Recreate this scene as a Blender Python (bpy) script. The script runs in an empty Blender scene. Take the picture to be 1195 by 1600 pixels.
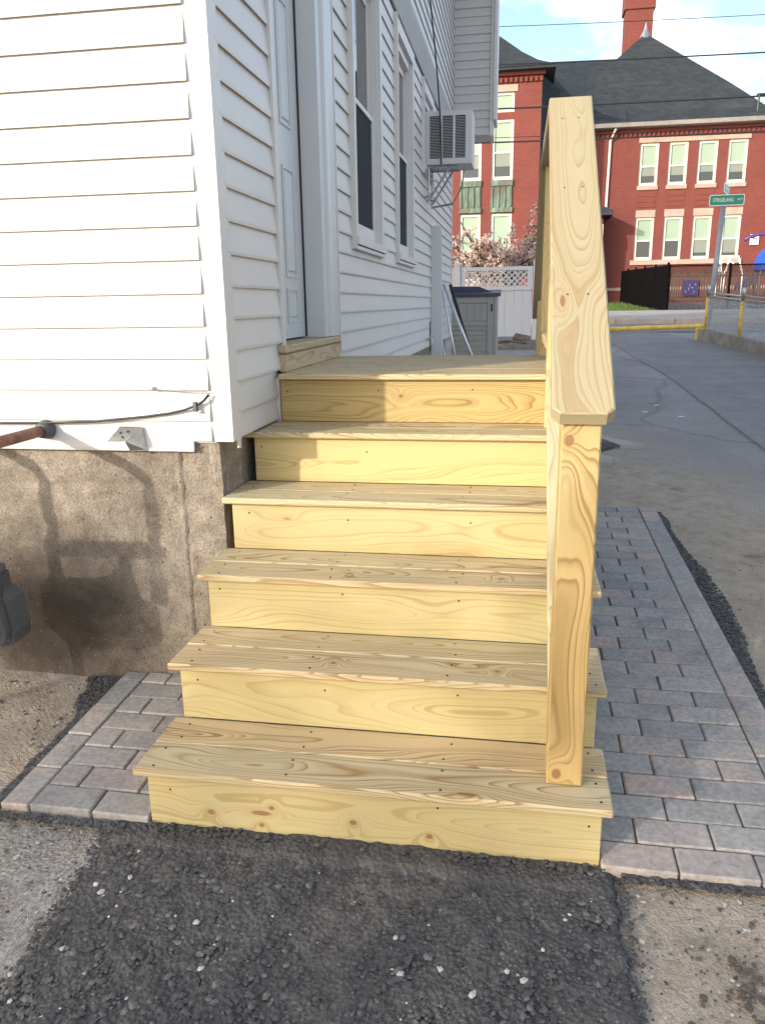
import bpy, math, random
from mathutils import Vector, Matrix, noise
rnd = random.Random(7)
S = bpy.context.scene
COL = S.collection
R_ = math.radians

# ------------------------------------------------------------------ camera, sky, sun, exposure
CAM = Vector((0.984, -1.702, 1.374))
def cam_axes(yaw, pit, rol):
    cy, sy, cp, sp, cr, sr = math.cos(yaw), math.sin(yaw), math.cos(pit), math.sin(pit), math.cos(rol), math.sin(rol)
    f = Vector((-sy*cp, cy*cp, sp)); r = Vector((cy, sy, 0)); u = r.cross(f)
    return cr*r+sr*u, -sr*r+cr*u, f
cr_, cu_, cf_ = cam_axes(R_(9.8701), R_(-14.8432), R_(-0.8785))
cd = bpy.data.cameras.new('camera'); cam = bpy.data.objects.new('camera', cd); COL.objects.link(cam)
m = Matrix.Identity(4)
for i in range(3):
    m[i][0], m[i][1], m[i][2], m[i][3] = cr_[i], cu_[i], -cf_[i], CAM[i]
cam.matrix_world = m
cd.sensor_fit = 'VERTICAL'; cd.sensor_height = 24.0; cd.lens = 1223.2/1600*24.0
cd.clip_start = 0.05; cd.clip_end = 2000
S.camera = cam

SUN_EL, SUN_AZ = R_(17), R_(40)           # light travels toward +x,+y
w = bpy.data.worlds.new('World'); S.world = w; w.use_nodes = True
wt = w.node_tree; wt.nodes.clear()
def wn(t, **k):
    n = wt.nodes.new(t)
    for a, b in k.items(): setattr(n, a, b)
    return n
sky = wn('ShaderNodeTexSky', sky_type='NISHITA', sun_disc=False, sun_elevation=SUN_EL, sun_rotation=R_(220),
         air_density=1.0, dust_density=2.2, ozone_density=1.2)
tc = wn('ShaderNodeTexCoord'); sep = wn('ShaderNodeSeparateXYZ'); wt.links.new(tc.outputs['Generated'], sep.inputs[0])
zz = wn('ShaderNodeMath', operation='ADD'); zz.inputs[1].default_value = 0.25; wt.links.new(sep.outputs['Z'], zz.inputs[0])
zm = wn('ShaderNodeMath', operation='MAXIMUM'); zm.inputs[1].default_value = 0.05; wt.links.new(zz.outputs[0], zm.inputs[0])
dv = wn('ShaderNodeVectorMath', operation='DIVIDE'); cz = wn('ShaderNodeCombineXYZ')
for i in range(3): wt.links.new(zm.outputs[0], cz.inputs[i])
wt.links.new(tc.outputs['Generated'], dv.inputs[0]); wt.links.new(cz.outputs[0], dv.inputs[1])
nz = wn('ShaderNodeTexNoise'); nz.inputs['Scale'].default_value = 1.7; nz.inputs['Detail'].default_value = 7; nz.inputs['Roughness'].default_value = .55
wt.links.new(dv.outputs[0], nz.inputs['Vector'])
rp = wn('ShaderNodeValToRGB'); rp.color_ramp.elements[0].position = .46; rp.color_ramp.elements[1].position = .74
wt.links.new(nz.outputs['Fac'], rp.inputs[0])
mx = wn('ShaderNodeMixRGB'); wt.links.new(rp.outputs[0], mx.inputs[0]); wt.links.new(sky.outputs[0], mx.inputs[1]); mx.inputs[2].default_value = (7.9, 7.7, 7.6, 1)
bg = wn('ShaderNodeBackground'); bg.inputs[1].default_value = 0.15; wt.links.new(mx.outputs[0], bg.inputs[0])
wo = wn('ShaderNodeOutputWorld'); wt.links.new(bg.outputs[0], wo.inputs[0])

sd = bpy.data.lights.new('sun', 'SUN'); sd.energy = 2.0; sd.angle = R_(1.1); sd.color = (1, .91, .78)
sun = bpy.data.objects.new('sun', sd); COL.objects.link(sun)
tdir = Vector((math.sin(SUN_AZ)*math.cos(SUN_EL), math.cos(SUN_AZ)*math.cos(SUN_EL), -math.sin(SUN_EL)))
sun.rotation_euler = tdir.to_track_quat('-Z', 'Y').to_euler(); sun.location = (-6, -8, 6)
S.view_settings.view_transform = 'Standard'; S.view_settings.look = 'None'
S.view_settings.exposure = 1.25; S.view_settings.gamma = 1
S.render.engine = 'CYCLES'

# ------------------------------------------------------------------ materials
class NT:
    def __init__(s, name):
        s.m = bpy.data.materials.new(name); s.m.use_nodes = True; s.t = s.m.node_tree
        s.b = s.t.nodes['Principled BSDF']
    def n(s, t, **k):
        n = s.t.nodes.new(t)
        for a, b in k.items(): setattr(n, a, b)
        return n
    def l(s, a, b): s.t.links.new(a, b); return s
    def val(s, sock, v):
        if hasattr(v, 'is_linked') or hasattr(v, 'links'): s.l(v, sock)
        else: sock.default_value = v
    def math(s, op, a, b=0.0, c=None):
        n = s.n('ShaderNodeMath', operation=op); s.val(n.inputs[0], a); s.val(n.inputs[1], b)
        if c is not None: s.val(n.inputs[2], c)
        return n.outputs[0]
    def noise(s, vec, scale, detail=4, rough=.55, dist=0.0, col=False):
        n = s.n('ShaderNodeTexNoise'); n.inputs['Scale'].default_value = scale; n.inputs['Detail'].default_value = detail
        n.inputs['Roughness'].default_value = rough; n.inputs['Distortion'].default_value = dist
        if vec is not None: s.l(vec, n.inputs['Vector'])
        return n.outputs['Color' if col else 'Fac']
    def ramp(s, fac, stops):
        n = s.n('ShaderNodeValToRGB'); e = n.color_ramp.elements
        while len(e) < len(stops): e.new(.5)
        for i, (p, c) in enumerate(stops):
            e[i].position = p; e[i].color = (c, c, c, 1) if isinstance(c, (int, float)) else (*c, 1)
        s.l(fac, n.inputs[0]); return n.outputs[0]
    def mix(s, fac, a, b, mode='MIX'):
        n = s.n('ShaderNodeMixRGB', blend_type=mode); s.val(n.inputs[0], fac)
        for k, v in ((1, a), (2, b)):
            if isinstance(v, tuple): n.inputs[k].default_value = (*v, 1)
            else: s.l(v, n.inputs[k])
        return n.outputs[0]
    def obj(s): return s.n('ShaderNodeTexCoord').outputs['Object']
    def rand(s): return s.n('ShaderNodeObjectInfo').outputs['Random']
    def mapping(s, vec, scale=(1, 1, 1), loc=(0, 0, 0)):
        n = s.n('ShaderNodeMapping'); n.inputs['Scale'].default_value = scale; n.inputs['Location'].default_value = loc
        s.l(vec, n.inputs[0]); return n.outputs[0]
    def bump(s, h, strength=.3, dist=.01):
        n = s.n('ShaderNodeBump'); n.inputs['Strength'].default_value = strength; n.inputs['Distance'].default_value = dist
        s.l(h, n.inputs['Height']); s.l(n.outputs[0], s.b.inputs['Normal']); return n
    def base(s, c, rough=.6, metal=0.0, spec=None):
        if isinstance(c, tuple): s.b.inputs['Base Color'].default_value = (*c, 1)
        else: s.l(c, s.b.inputs['Base Color'])
        s.val(s.b.inputs['Roughness'], rough); s.b.inputs['Metallic'].default_value = metal
        if spec is not None: s.b.inputs['Specular IOR Level'].default_value = spec
        return s.m

def simple(name, c, rough=.55, metal=0.0, var=.12, scale=14, bump=.12, bd=.004):
    s = NT(name); o = s.obj(); f = s.noise(o, scale, 5)
    lo = tuple(max(0, x*(1-var)) for x in c); hi = tuple(min(1, x*(1+var)) for x in c)
    col = s.ramp(f, [(.3, lo), (.7, hi)])
    if bump: s.bump(s.noise(o, scale*7, 3), bump, bd)
    return s.base(col, rough, metal)

def pine(name, tint, green, dark, contrast=1.0, freq=120.0, vary=1.0, knots=()):
    """Plain-sawn pine: rings round a pith line that runs along local X, cut by the board."""
    s = NT(name); o = s.obj(); rn = s.rand()
    off = s.n('ShaderNodeCombineXYZ')
    s.l(s.math('MULTIPLY', rn, 37.0), off.inputs[0]); s.l(s.math('MULTIPLY', rn, 11.3), off.inputs[1]); s.l(s.math('MULTIPLY', rn, 23.7), off.inputs[2])
    add = s.n('ShaderNodeVectorMath', operation='ADD'); s.l(o, add.inputs[0]); s.l(off.outputs[0], add.inputs[1]); v = add.outputs[0]
    sp = s.n('ShaderNodeSeparateXYZ'); s.l(o, sp.inputs[0])
    vs = s.mapping(v, (1.05, 4.0, 4.0)); w1 = s.noise(vs, 1.0, 2, .5)          # slow wander of the pith
    vs2 = s.mapping(v, (2.0, 13.0, 13.0)); w2 = s.noise(vs2, 1.0, 2, .5)
    r1 = s.math('FRACT', s.math('MULTIPLY', rn, 7.13)); r2 = s.math('FRACT', s.math('MULTIPLY', rn, 13.71))
    # knots : sparse voronoi along the board
    vk = s.n('ShaderNodeTexVoronoi', voronoi_dimensions='3D'); vk.inputs['Scale'].default_value = 1.0
    s.l(s.mapping(v, (1.9, 7.0, 2.0)), vk.inputs['Vector'])
    kd = s.math('DIVIDE', vk.outputs['Distance'], 1.0)
    for (kx, ky, kr) in knots:
        dd = s.n('ShaderNodeVectorMath', operation='DISTANCE'); s.l(s.mapping(o, (1, 1.25, 0)), dd.inputs[0]); dd.inputs[1].default_value = (kx, ky*1.25, 0)
        kd = s.math('MINIMUM', kd, s.math('MULTIPLY', dd.outputs['Value'], .05/kr))
    kb = s.math('POWER', s.math('MAXIMUM', s.math('SUBTRACT', 1.0, s.math('MULTIPLY', kd, 2.6)), 0.0), 2.0)
    y0 = s.math('ADD', s.math('MULTIPLY', s.math('SUBTRACT', r1, .5), .06), s.math('MULTIPLY', s.math('SUBTRACT', w1, .5), .10))
    z0 = s.math('ADD', s.math('MULTIPLY', r2, .05), .035)
    dy = s.math('SUBTRACT', sp.outputs[1], y0)
    dz = s.math('ADD', sp.outputs[2], s.math('ADD', z0, s.math('MULTIPLY', s.math('SUBTRACT', w1, .5), .16)))
    r = s.math('SQRT', s.math('ADD', s.math('MULTIPLY', dy, dy), s.math('MULTIPLY', dz, dz)))
    r = s.math('ADD', r, s.math('MULTIPLY', kb, .030))
    r = s.math('ADD', r, s.math('MULTIPLY', w2, .008))
    jit = s.n('ShaderNodeTexNoise', noise_dimensions='1D'); jit.inputs['Scale'].default_value = 70; jit.inputs['Detail'].default_value = 2; s.l(s.math('ADD', r, s.math('MULTIPLY', rn, 9.0)), jit.inputs['W'])
    ph = s.math('FRACT', s.math('ADD', s.math('MULTIPLY', r, freq), s.math('MULTIPLY', jit.outputs['Fac'], 2.6)))
    prof = s.ramp(ph, [(0.0, 0.0), (.42, .08), (.70, .42), (.84, 1.0), (.91, .9), (.97, .05)])
    mod = s.noise(s.mapping(v, (1.2, 9, 9)), 1.0, 2)
    prof = s.math('MULTIPLY', prof, s.ramp(mod, [(.30, .40*contrast), (.60, .95*contrast)]))
    base = s.mix(s.ramp(s.noise(s.mapping(v, (.9, 3.5, 3.5)), 1.0, 2), [(.35, 0.0), (.65, 1.0)]), tint, green)
    hue = s.ramp(r1, [(0.0, (.84, .88, .87)), (.35, (1, 1, 1)), (.7, (.94, .93, .93)), (1.0, (1.06, .95, .84))]); base = s.mix(.7*vary, base, hue, 'MULTIPLY')
    col = s.mix(prof, base, dark)
    fine = s.noise(s.mapping(v, (12, 420, 420)), 1.0, 3, .6)
    col = s.mix(.35, col, s.ramp(fine, [(.3, .82), (.7, 1.08)]), 'MULTIPLY')
    kn = s.ramp(kd, [(.044, 1.0), (.058, 0.0)])
    col = s.mix(s.math('MULTIPLY', kn, .85), col, (.13, .065, .028))
    col = s.mix(s.math('MULTIPLY', s.ramp(kd, [(.055, 1.0), (.16, 0.0)]), .3), col, (.42, .24, .10))
    wear = s.noise(v, 6.0, 5, .6); col = s.mix(s.ramp(wear, [(.58, 0.0), (.8, .16)]), col, (.30, .25, .15))
    s.bump(s.math('ADD', s.math('MULTIPLY', prof, .35), s.math('MULTIPLY', fine, .35)), .22, .002)
    return s.base(col, s.ramp(fine, [(.3, .52), (.7, .70)]), 0, .35)

M = {}
M['tread'] = pine('pine_tread', (.575, .465, .285), (.545, .475, .30), (.31, .20, .085), 1.2, 150)
M['riser'] = pine('pine_riser', (.535, .44, .222), (.50, .44, .235), (.36, .265, .095), .80, 100)
M['riser_top'] = pine('pine_top_riser', (.54, .35, .125), (.50, .36, .145), (.26, .14, .04), 1.0, 190)
M['post'] = pine('pine_post', (.55, .42, .205), (.51, .45, .24), (.36, .235, .09), 1.0, 130)
M['cap'] = pine('pine_cap', (.41, .345, .215), (.375, .34, .22), (.30, .205, .095), .85, 150)
M['riser_low'] = pine('pine_riser_low', (.50, .42, .225), (.47, .42, .235), (.33, .25, .10), .8, 120, 1.0, ((-.42, -.01, .010), (-.25, .02, .008), (-.03, .0, .009), (.17, -.02, .009), (-.28, -.035, .008)))
M['tread2'] = pine('pine_tread_knotty', (.575, .465, .285), (.545, .475, .30), (.31, .20, .085), 1.25, 150, 1.0, ((-.14, .0, .008), (.33, .01, .008)))
M['riser_top'] = pine('pine_top_riser_knotty', (.47, .335, .135), (.44, .345, .15), (.25, .15, .05), 1.0, 190, 1.0, ((-.10, .02, .009),))
M['post_front'] = pine('pine_front_post', (.47, .345, .155), (.43, .385, .20), (.27, .17, .06), 1.0, 115, 1.0, ((.40, .026, .013), (-.452, .020, .014)))
M['oldpine'] = pine('pine_threshold', (.52, .40, .24), (.50, .40, .25), (.27, .17, .08), 1.0, 150)
def vinyl_mat():
    s = NT('vinyl_siding'); o = s.obj(); rn = s.rand()
    ad = s.n('ShaderNodeVectorMath', operation='ADD'); cb = s.n('ShaderNodeCombineXYZ'); s.l(s.math('MULTIPLY', rn, 50.0), cb.inputs[0]); s.l(s.math('MULTIPLY', rn, 31.0), cb.inputs[2]); s.l(o, ad.inputs[0]); s.l(cb.outputs[0], ad.inputs[1]); v = ad.outputs[0]
    c = s.ramp(s.noise(v, 2.2, 4), [(.3, (.565, .546, .528)), (.7, (.605, .588, .572))])
    c = s.mix(s.ramp(s.noise(s.mapping(v, (2.5, 2.5, 14)), 1.0, 5, .65), [(.60, 0.0), (.85, .22)]), c, (.50, .46, .42))
    vo = s.n('ShaderNodeTexVoronoi'); vo.inputs['Scale'].default_value = 7.5; s.l(v, vo.inputs['Vector'])
    c = s.mix(s.math('MULTIPLY', s.ramp(vo.outputs['Distance'], [(.018, 1.0), (.03, 0.0)]), .6), c, (.12, .10, .09))
    s.bump(s.noise(s.mapping(v, (9, 9, 130)), 1.0, 3, .6), .10, .003); return s.base(c, .42)
M['vinyl'] = vinyl_mat()
M['trim'] = simple('white_trim', (.60, .588, .58), .40, var=.025, scale=5, bump=.05, bd=.002)
M['door'] = simple('door_paint', (.53, .55, .565), .35, var=.02, scale=4, bump=.04, bd=.002)
M['frieze'] = simple('painted_frieze', (.40, .40, .405), .6, var=.05, scale=5)
M['soffit'] = simple('soffit_vinyl', (.52, .515, .52), .5, var=.03, scale=4)
M['screw'] = simple('screw_steel', (.06, .045, .03), .5, .4, bump=0)
M['black'] = simple('black_rubber', (.018, .018, .02), .5, bump=0)
M['galv'] = simple('galvanised_steel', (.42, .43, .43), .38, .85, var=.25, scale=30)
M['rustpipe'] = simple('rusty_pipe', (.22, .10, .07), .6, .2, var=.5, scale=18, bump=.3)
M['meter'] = simple('meter_paint', (.085, .09, .095), .5, .1, var=.1, scale=12)
M['stone'] = simple('sandstone', (.38, .285, .235), .8, var=.15, scale=2)
M['white'] = simple('white_paint', (.60, .58, .51), .5, var=.03, scale=1, bump=0)
M['blind'] = simple('window_blind', (.27, .36, .28), .6, var=.04, scale=1.2, bump=0)
M['blind2'] = simple('lower_blind', (.19, .22, .19), .6, var=.04, scale=1.2, bump=0)
M['slate'] = None
M['fencevinyl'] = simple('fence_vinyl', (.62, .62, .635), .4, var=.02, scale=2, bump=0)
M['shed'] = simple('shed_resin', (.33, .32, .30), .55, var=.05, scale=6)
M['shedlid'] = simple('shed_lid', (.035, .045, .085), .5, var=.1, scale=6)
M['bark'] = simple('bark', (.10, .07, .055), .9, var=.4, scale=25, bump=.5, bd=.01)
M['yellow'] = simple('yellow_paint', (.72, .47, .06), .55, var=.22, scale=9, bump=.2)
M['polegrey'] = simple('sign_pole', (.27, .28, .30), .5, .3, var=.12, scale=8)
M['signgreen'] = simple('sign_green', (.0, .22, .13), .4, var=.04, scale=4, bump=0)
M['signwhite'] = simple('sign_white', (.82, .84, .82), .4, var=.02, scale=4, bump=0)
M['blackfabric'] = simple('black_fabric', (.004, .004, .005), .95, var=.2, scale=3)
M['blackfabric'].node_tree.nodes['Principled BSDF'].inputs['Specular IOR Level'].default_value = .05
M['slat'] = simple('weathered_slat', (.065, .045, .034), .85, var=.35, scale=7)
M['mesh_brown'] = simple('brown_mesh', (.022, .014, .013), .85, var=.2, scale=3)
M['purple'] = simple('purple_board', (.022, .014, .085), .6, var=.2, scale=5)
M['blue'] = simple('blue_plastic', (.01, .10, .62), .35, var=.08, scale=2, bump=0)
M['navy'] = simple('navy_plastic', (.015, .025, .16), .4, var=.08, scale=2, bump=0)
M['violet'] = simple('violet_tube', (.09, .04, .18), .4, var=.08, scale=2, bump=0)
M['copper'] = None
M['kerb'] = simple('kerb_concrete', (.42, .35, .30), .85, var=.14, scale=5, bump=.3)
M['walk'] = simple('walk_concrete', (.36, .33, .30), .85, var=.14, scale=3, bump=.3)
M['pipegrey'] = simple('downspout_paint', (.60, .57, .54), .5, var=.05, scale=3, bump=0)
M['gutter'] = simple('gutter_metal', (.24, .22, .20), .5, .2, var=.2, scale=2, bump=0)
M['acbody'] = simple('appliance_grey', (.52, .52, .55), .42, .1, var=.05, scale=6)
M['dark'] = simple('dark_recess', (.012, .012, .015), .7, bump=0)
M['branchwood'] = simple('scrap_wood', (.17, .12, .085), .9, var=.4, scale=12, bump=.4)
M['aluminium'] = simple('pole_aluminium', (.62, .63, .65), .35, .5, var=.1, scale=10)
M['concretewall'] = simple('low_concrete', (.22, .20, .17), .9, var=.3, scale=5, bump=.4)

def glass(name, c, rough):
    s = NT(name); o = s.obj(); s.bump(s.noise(o, 1.3, 1), .02, .02); return s.base(c, rough, 0, .6)
M['pane'] = glass('window_glass', (.04, .045, .05), .02)
M['screen'] = simple('insect_screen', (.011, .014, .021), .95, var=.2, scale=4, bump=0)
M['panefar'] = glass('far_glass', (.05, .055, .06), .05)

def brick_mat():
    s = NT('red_brick'); o = s.obj()
    sp = s.n('ShaderNodeSeparateXYZ'); s.l(o, sp.inputs[0]); cb = s.n('ShaderNodeCombineXYZ')
    s.l(s.math('ADD', sp.outputs[0], sp.outputs[1]), cb.inputs[0]); s.l(sp.outputs[2], cb.inputs[1])
    b = s.n('ShaderNodeTexBrick'); s.l(cb.outputs[0], b.inputs['Vector']); b.inputs['Scale'].default_value = 1
    b.inputs['Brick Width'].default_value = .21; b.inputs['Row Height'].default_value = .072; b.inputs['Mortar Size'].default_value = .006
    b.inputs['Color1'].default_value = (.185, .043, .034, 1); b.inputs['Color2'].default_value = (.15, .034, .028, 1); b.inputs['Mortar'].default_value = (.165, .058, .046, 1)
    c = s.mix(.5, b.outputs['Color'], s.ramp(s.noise(o, .7, 5), [(.3, (.72, .70, .70)), (.7, (1.08, 1.05, 1.0))]), 'MULTIPLY')
    return s.base(c, .85)
M['brick'] = brick_mat()
def slate_mat():
    s = NT('roof_slate'); o = s.obj(); sp = s.n('ShaderNodeSeparateXYZ'); s.l(o, sp.inputs[0])
    cb = s.n('ShaderNodeCombineXYZ'); s.l(s.math('ADD', sp.outputs[0], s.math('MULTIPLY', sp.outputs[1], .3)), cb.inputs[0]); s.l(sp.outputs[2], cb.inputs[1])
    b = s.n('ShaderNodeTexBrick'); s.l(cb.outputs[0], b.inputs['Vector']); b.inputs['Scale'].default_value = 1
    b.inputs['Brick Width'].default_value = .3; b.inputs['Row Height'].default_value = .16; b.inputs['Mortar Size'].default_value = .008
    b.inputs['Color1'].default_value = (.030, .037, .044, 1); b.inputs['Color2'].default_value = (.042, .050, .058, 1); b.inputs['Mortar'].default_value = (.024, .030, .036, 1)
    st = s.noise(s.mapping(o, (.5, .5, 2.2)), 1.2, 6); c = s.mix(s.ramp(st, [(.55, 0.0), (.8, .35)]), b.outputs['Color'], (.085, .095, .10))
    return s.base(c, .9, 0, .15)
M['slate'] = slate_mat()
def copper_mat():
    s = NT('green_copper'); o = s.obj(); f = s.noise(s.mapping(o, (6, 6, 1.2)), 1.0, 5)
    return s.base(s.ramp(f, [(.35, (.10, .085, .07)), (.55, (.10, .15, .115)), (.75, (.22, .36, .28))]), .7)
M['copper'] = copper_mat()

def concrete_mat():
    s = NT('foundation_concrete'); o = s.obj()
    big = s.noise(o, 2.3, 6, .6); mid = s.noise(o, 14, 6, .65); fine = s.noise(o, 160, 3, .7)
    c = s.ramp(big, [(.32, (.23, .195, .158)), (.55, (.33, .282, .23)), (.75, (.385, .338, .285))])
    c = s.mix(.9, c, s.ramp(mid, [(.3, .60), (.7, 1.2)]), 'MULTIPLY'); c = s.mix(.9, c, s.ramp(fine, [(.3, .50), (.7, 1.4)]), 'MULTIPLY')
    sp = s.n('ShaderNodeSeparateXYZ'); s.l(o, sp.inputs[0])
    # dirt stain spreading from behind the meter, with the shade there painted in
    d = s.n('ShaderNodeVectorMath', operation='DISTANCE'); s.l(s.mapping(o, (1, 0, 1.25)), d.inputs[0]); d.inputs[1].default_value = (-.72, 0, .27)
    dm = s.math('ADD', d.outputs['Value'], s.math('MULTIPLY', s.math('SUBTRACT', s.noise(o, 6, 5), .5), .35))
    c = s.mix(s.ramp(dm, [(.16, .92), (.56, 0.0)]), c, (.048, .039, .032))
    vo = s.n('ShaderNodeTexVoronoi'); vo.inputs['Scale'].default_value = 42; s.l(o, vo.inputs['Vector'])
    c = s.mix(s.ramp(vo.outputs['Distance'], [(.05, .75), (.09, 0.0)]), c, (.44, .41, .36))
    v2 = s.n('ShaderNodeTexVoronoi'); v2.inputs['Scale'].default_value = 38; s.l(s.mapping(o, (1, 1, .7), (3, 2, 7)), v2.inputs['Vector'])
    pit = s.math('MULTIPLY', s.ramp(v2.outputs['Distance'], [(.06, 1.0), (.13, 0.0)]), s.ramp(v2.outputs['Color'], [(.55, 0.0), (.6, 1.0)])); c = s.mix(s.math('MULTIPLY', pit, .8), c, (.07, .05, .035))
    # pale lime runs and mortar smears near the corner
    e = s.noise(s.mapping(o, (26, 26, 3.5)), 1.0, 4); ed = s.math('SUBTRACT', s.ramp(e, [(.58, 0.0), (.68, 1.0)]), s.ramp(sp.outputs[0], [(0, 0), (1, 0)]))
    edge = s.ramp(s.math('ADD', sp.outputs[0], .22), [(.0, 0.0), (.12, 1.0), (.20, 1.0), (.3, 0.0)])
    c = s.mix(s.math('MULTIPLY', s.math('MULTIPLY', ed, edge), .6), c, (.52, .47, .41))
    h = s.math('ADD', s.math('MULTIPLY', mid, .8), s.math('SUBTRACT', s.math('MULTIPLY', fine, .5), s.math('MULTIPLY', pit, .5)))
    s.bump(h, .9, .012); return s.base(c, .92, 0, .2)
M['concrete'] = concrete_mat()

def paver_mat():
    s = NT('paver_concrete'); o = s.obj(); rn = s.rand()
    off = s.n('ShaderNodeVectorMath', operation='ADD'); s.l(o, off.inputs[0])
    cb = s.n('ShaderNodeCombineXYZ'); s.l(s.math('MULTIPLY', rn, 31.0), cb.inputs[0]); s.l(s.math('MULTIPLY', rn, 17.0), cb.inputs[1]); s.l(cb.outputs[0], off.inputs[1]); v = off.outputs[0]
    r2 = s.math('FRACT', s.math('MULTIPLY', rn, 5.77))
    t = s.ramp(r2, [(0, (.235, .232, .228)), (.35, (.315, .302, .288)), (.6, (.375, .345, .318)), (.85, (.43, .33, .285)), (1, (.275, .268, .262))])
    t2 = s.ramp(rn, [(0, (.345, .325, .305)), (.5, (.25, .245, .24)), (1, (.40, .35, .315))])
    c = s.mix(s.ramp(s.noise(v, 9, 4), [(.38, 0.0), (.62, 1.0)]), t, t2)
    c = s.mix(.8, c, s.ramp(s.noise(v, 60, 5, .65), [(.3, .66), (.7, 1.28)]), 'MULTIPLY')
    c = s.mix(s.ramp(s.noise(v, 17, 5, .6), [(.55, 0.0), (.78, .55)]), c, (.50, .47, .44))
    vo = s.n('ShaderNodeTexVoronoi'); vo.inputs['Scale'].default_value = 55; s.l(v, vo.inputs['Vector'])
    c = s.mix(s.ramp(vo.outputs['Distance'], [(.07, .6), (.11, 0.0)]), c, (.46, .45, .43))
    s.bump(s.noise(v, 140, 4, .7), .45, .004); return s.base(c, .8, 0, .3)
M['paver'] = paver_mat()

def asphalt_mat(name, lo, hi, speck, sc=1.0, dusty=0.0):
    s = NT(name); o = s.obj()
    c = s.ramp(s.noise(o, 3.2*sc, 6, .6), [(.3, lo), (.7, hi)])
    c = s.mix(.85, c, s.ramp(s.noise(o, 120*sc, 3, .7), [(.3, .62), (.7, 1.42)]), 'MULTIPLY')
    vo = s.n('ShaderNodeTexVoronoi'); vo.inputs['Scale'].default_value = 130*sc; s.l(o, vo.inputs['Vector'])
    sel = s.ramp(vo.outputs['Color'], [(.72, 0.0), (.78, 1.0)])
    c = s.mix(s.math('MULTIPLY', s.math('MULTIPLY', sel, s.ramp(vo.outputs['Distance'], [(.25, 1.0), (.45, 0.0)])), .55), c, speck)
    if dusty: c = s.mix(s.ramp(s.noise(o, 2.1, 5, .6), [(.52, 0.0), (.72, dusty)]), c, (.27, .23, .19))
    v2 = s.n('ShaderNodeTexVoronoi'); v2.inputs['Scale'].default_value = 75*sc; s.l(o, v2.inputs['Vector'])
    s.bump(s.math('ADD', s.math('MULTIPLY', s.noise(o, 60*sc, 4, .7), .7), s.math('MULTIPLY', v2.outputs['Distance'], .8)), .8, .008)
    return s.base(c, .88, 0, .25)
M['patch'] = asphalt_mat('fresh_asphalt', (.055, .054, .055), (.09, .087, .086), (.20, .195, .19), 1.0, .30)
M['road'] = asphalt_mat('road_asphalt', (.185, .181, .179), (.25, .244, .24), (.30, .30, .30), .7)

def ground_mat():
    """Weathered asphalt with sandy soil washed over it beside the path; everything placed by world position."""
    s = NT('ground_surface'); o = s.obj(); sp = s.n('ShaderNodeSeparateXYZ'); s.l(o, sp.inputs[0]); X, Y = sp.outputs[0], sp.outputs[1]
    n1 = s.noise(o, 1.7, 6, .6); n2 = s.noise(o, 9, 6, .65); n3 = s.noise(o, 110, 3, .7); n0 = s.noise(o, .35, 4)
    asp = s.ramp(n1, [(.3, (.27, .262, .256)), (.7, (.34, .327, .316))])
    asp = s.mix(.8, asp, s.ramp(n3, [(.3, .62), (.7, 1.42)]), 'MULTIPLY')
    asp = s.mix(.7, asp, s.ramp(n0, [(.3, .82), (.7, 1.14)]), 'MULTIPLY')
    sand = s.ramp(n2, [(.25, (.30, .245, .185)), (.55, (.43, .365, .29)), (.8, (.50, .435, .36))])
    sand = s.mix(.7, sand, s.ramp(n3, [(.3, .74), (.7, 1.25)]), 'MULTIPLY')
    sand = s.mix(s.ramp(s.noise(o, 4.5, 6, .65), [(.58, 0.0), (.72, .65)]), sand, (.12, .095, .075))
    old = s.ramp(n2, [(.25, (.27, .245, .22)), (.7, (.41, .385, .355))])           # pale worn paving left of the patch
    old = s.mix(.95, old, s.ramp(n3, [(.3, .52), (.7, 1.42)]), 'MULTIPLY')
    old = s.mix(.8, old, s.ramp(s.noise(o, 26, 5, .7), [(.3, .70), (.7, 1.2)]), 'MULTIPLY')
    # road side mask
    q = s.math('ADD', s.math('MULTIPLY', X, 2.6), s.math('MULTIPLY', Y, .95))
    q = s.math('ADD', q, s.math('MULTIPLY', s.math('SUBTRACT', n1, .5), 3.2)); q = s.math('ADD', q, s.math('MULTIPLY', s.math('SUBTRACT', n2, .5), 1.6))
    road = s.ramp(s.math('DIVIDE', q, 20.0), [(.445, 0.0), (.54, 1.0)])
    c = s.mix(road, sand, asp)
    lf = s.math('ADD', s.math('MULTIPLY', Y, -1.0), s.math('MULTIPLY', s.math('SUBTRACT', n2, .5), .12))
    left = s.math('MULTIPLY', s.ramp(s.math('ADD', lf, .5), [(.47, 0.0), (.53, 1.0)]), s.ramp(s.math('ADD', s.math('MULTIPLY', X, -1.0), .5), [(.0, 0.0), (.05, 1.0)]))
    c = s.mix(left, c, old)
    vo = s.n('ShaderNodeTexVoronoi'); vo.inputs['Scale'].default_value = 62; s.l(o, vo.inputs['Vector'])
    c = s.mix(s.math('MULTIPLY', s.ramp(vo.outputs['Distance'], [(.12, 1.0), (.2, 0.0)]), .5), c, (.44, .42, .39))
    v3 = s.n('ShaderNodeTexVoronoi', feature='DISTANCE_TO_EDGE'); v3.inputs['Scale'].default_value = .42; s.l(s.mix(.3, o, s.noise(o, 2.5, 4, col=True)), v3.inputs['Vector'])
    c = s.mix(s.math('MULTIPLY', s.math('MULTIPLY', s.ramp(v3.outputs['Distance'], [(.004, 1.0), (.012, 0.0)]), road), .25), c, (.05, .05, .052))
    s.bump(s.math('ADD', s.math('MULTIPLY', n3, .7), s.math('MULTIPLY', s.noise(o, 28, 5, .7), 1.3)), .9, .014)
    return s.base(c, .92, 0, .2)
M['ground'] = ground_mat()
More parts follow.
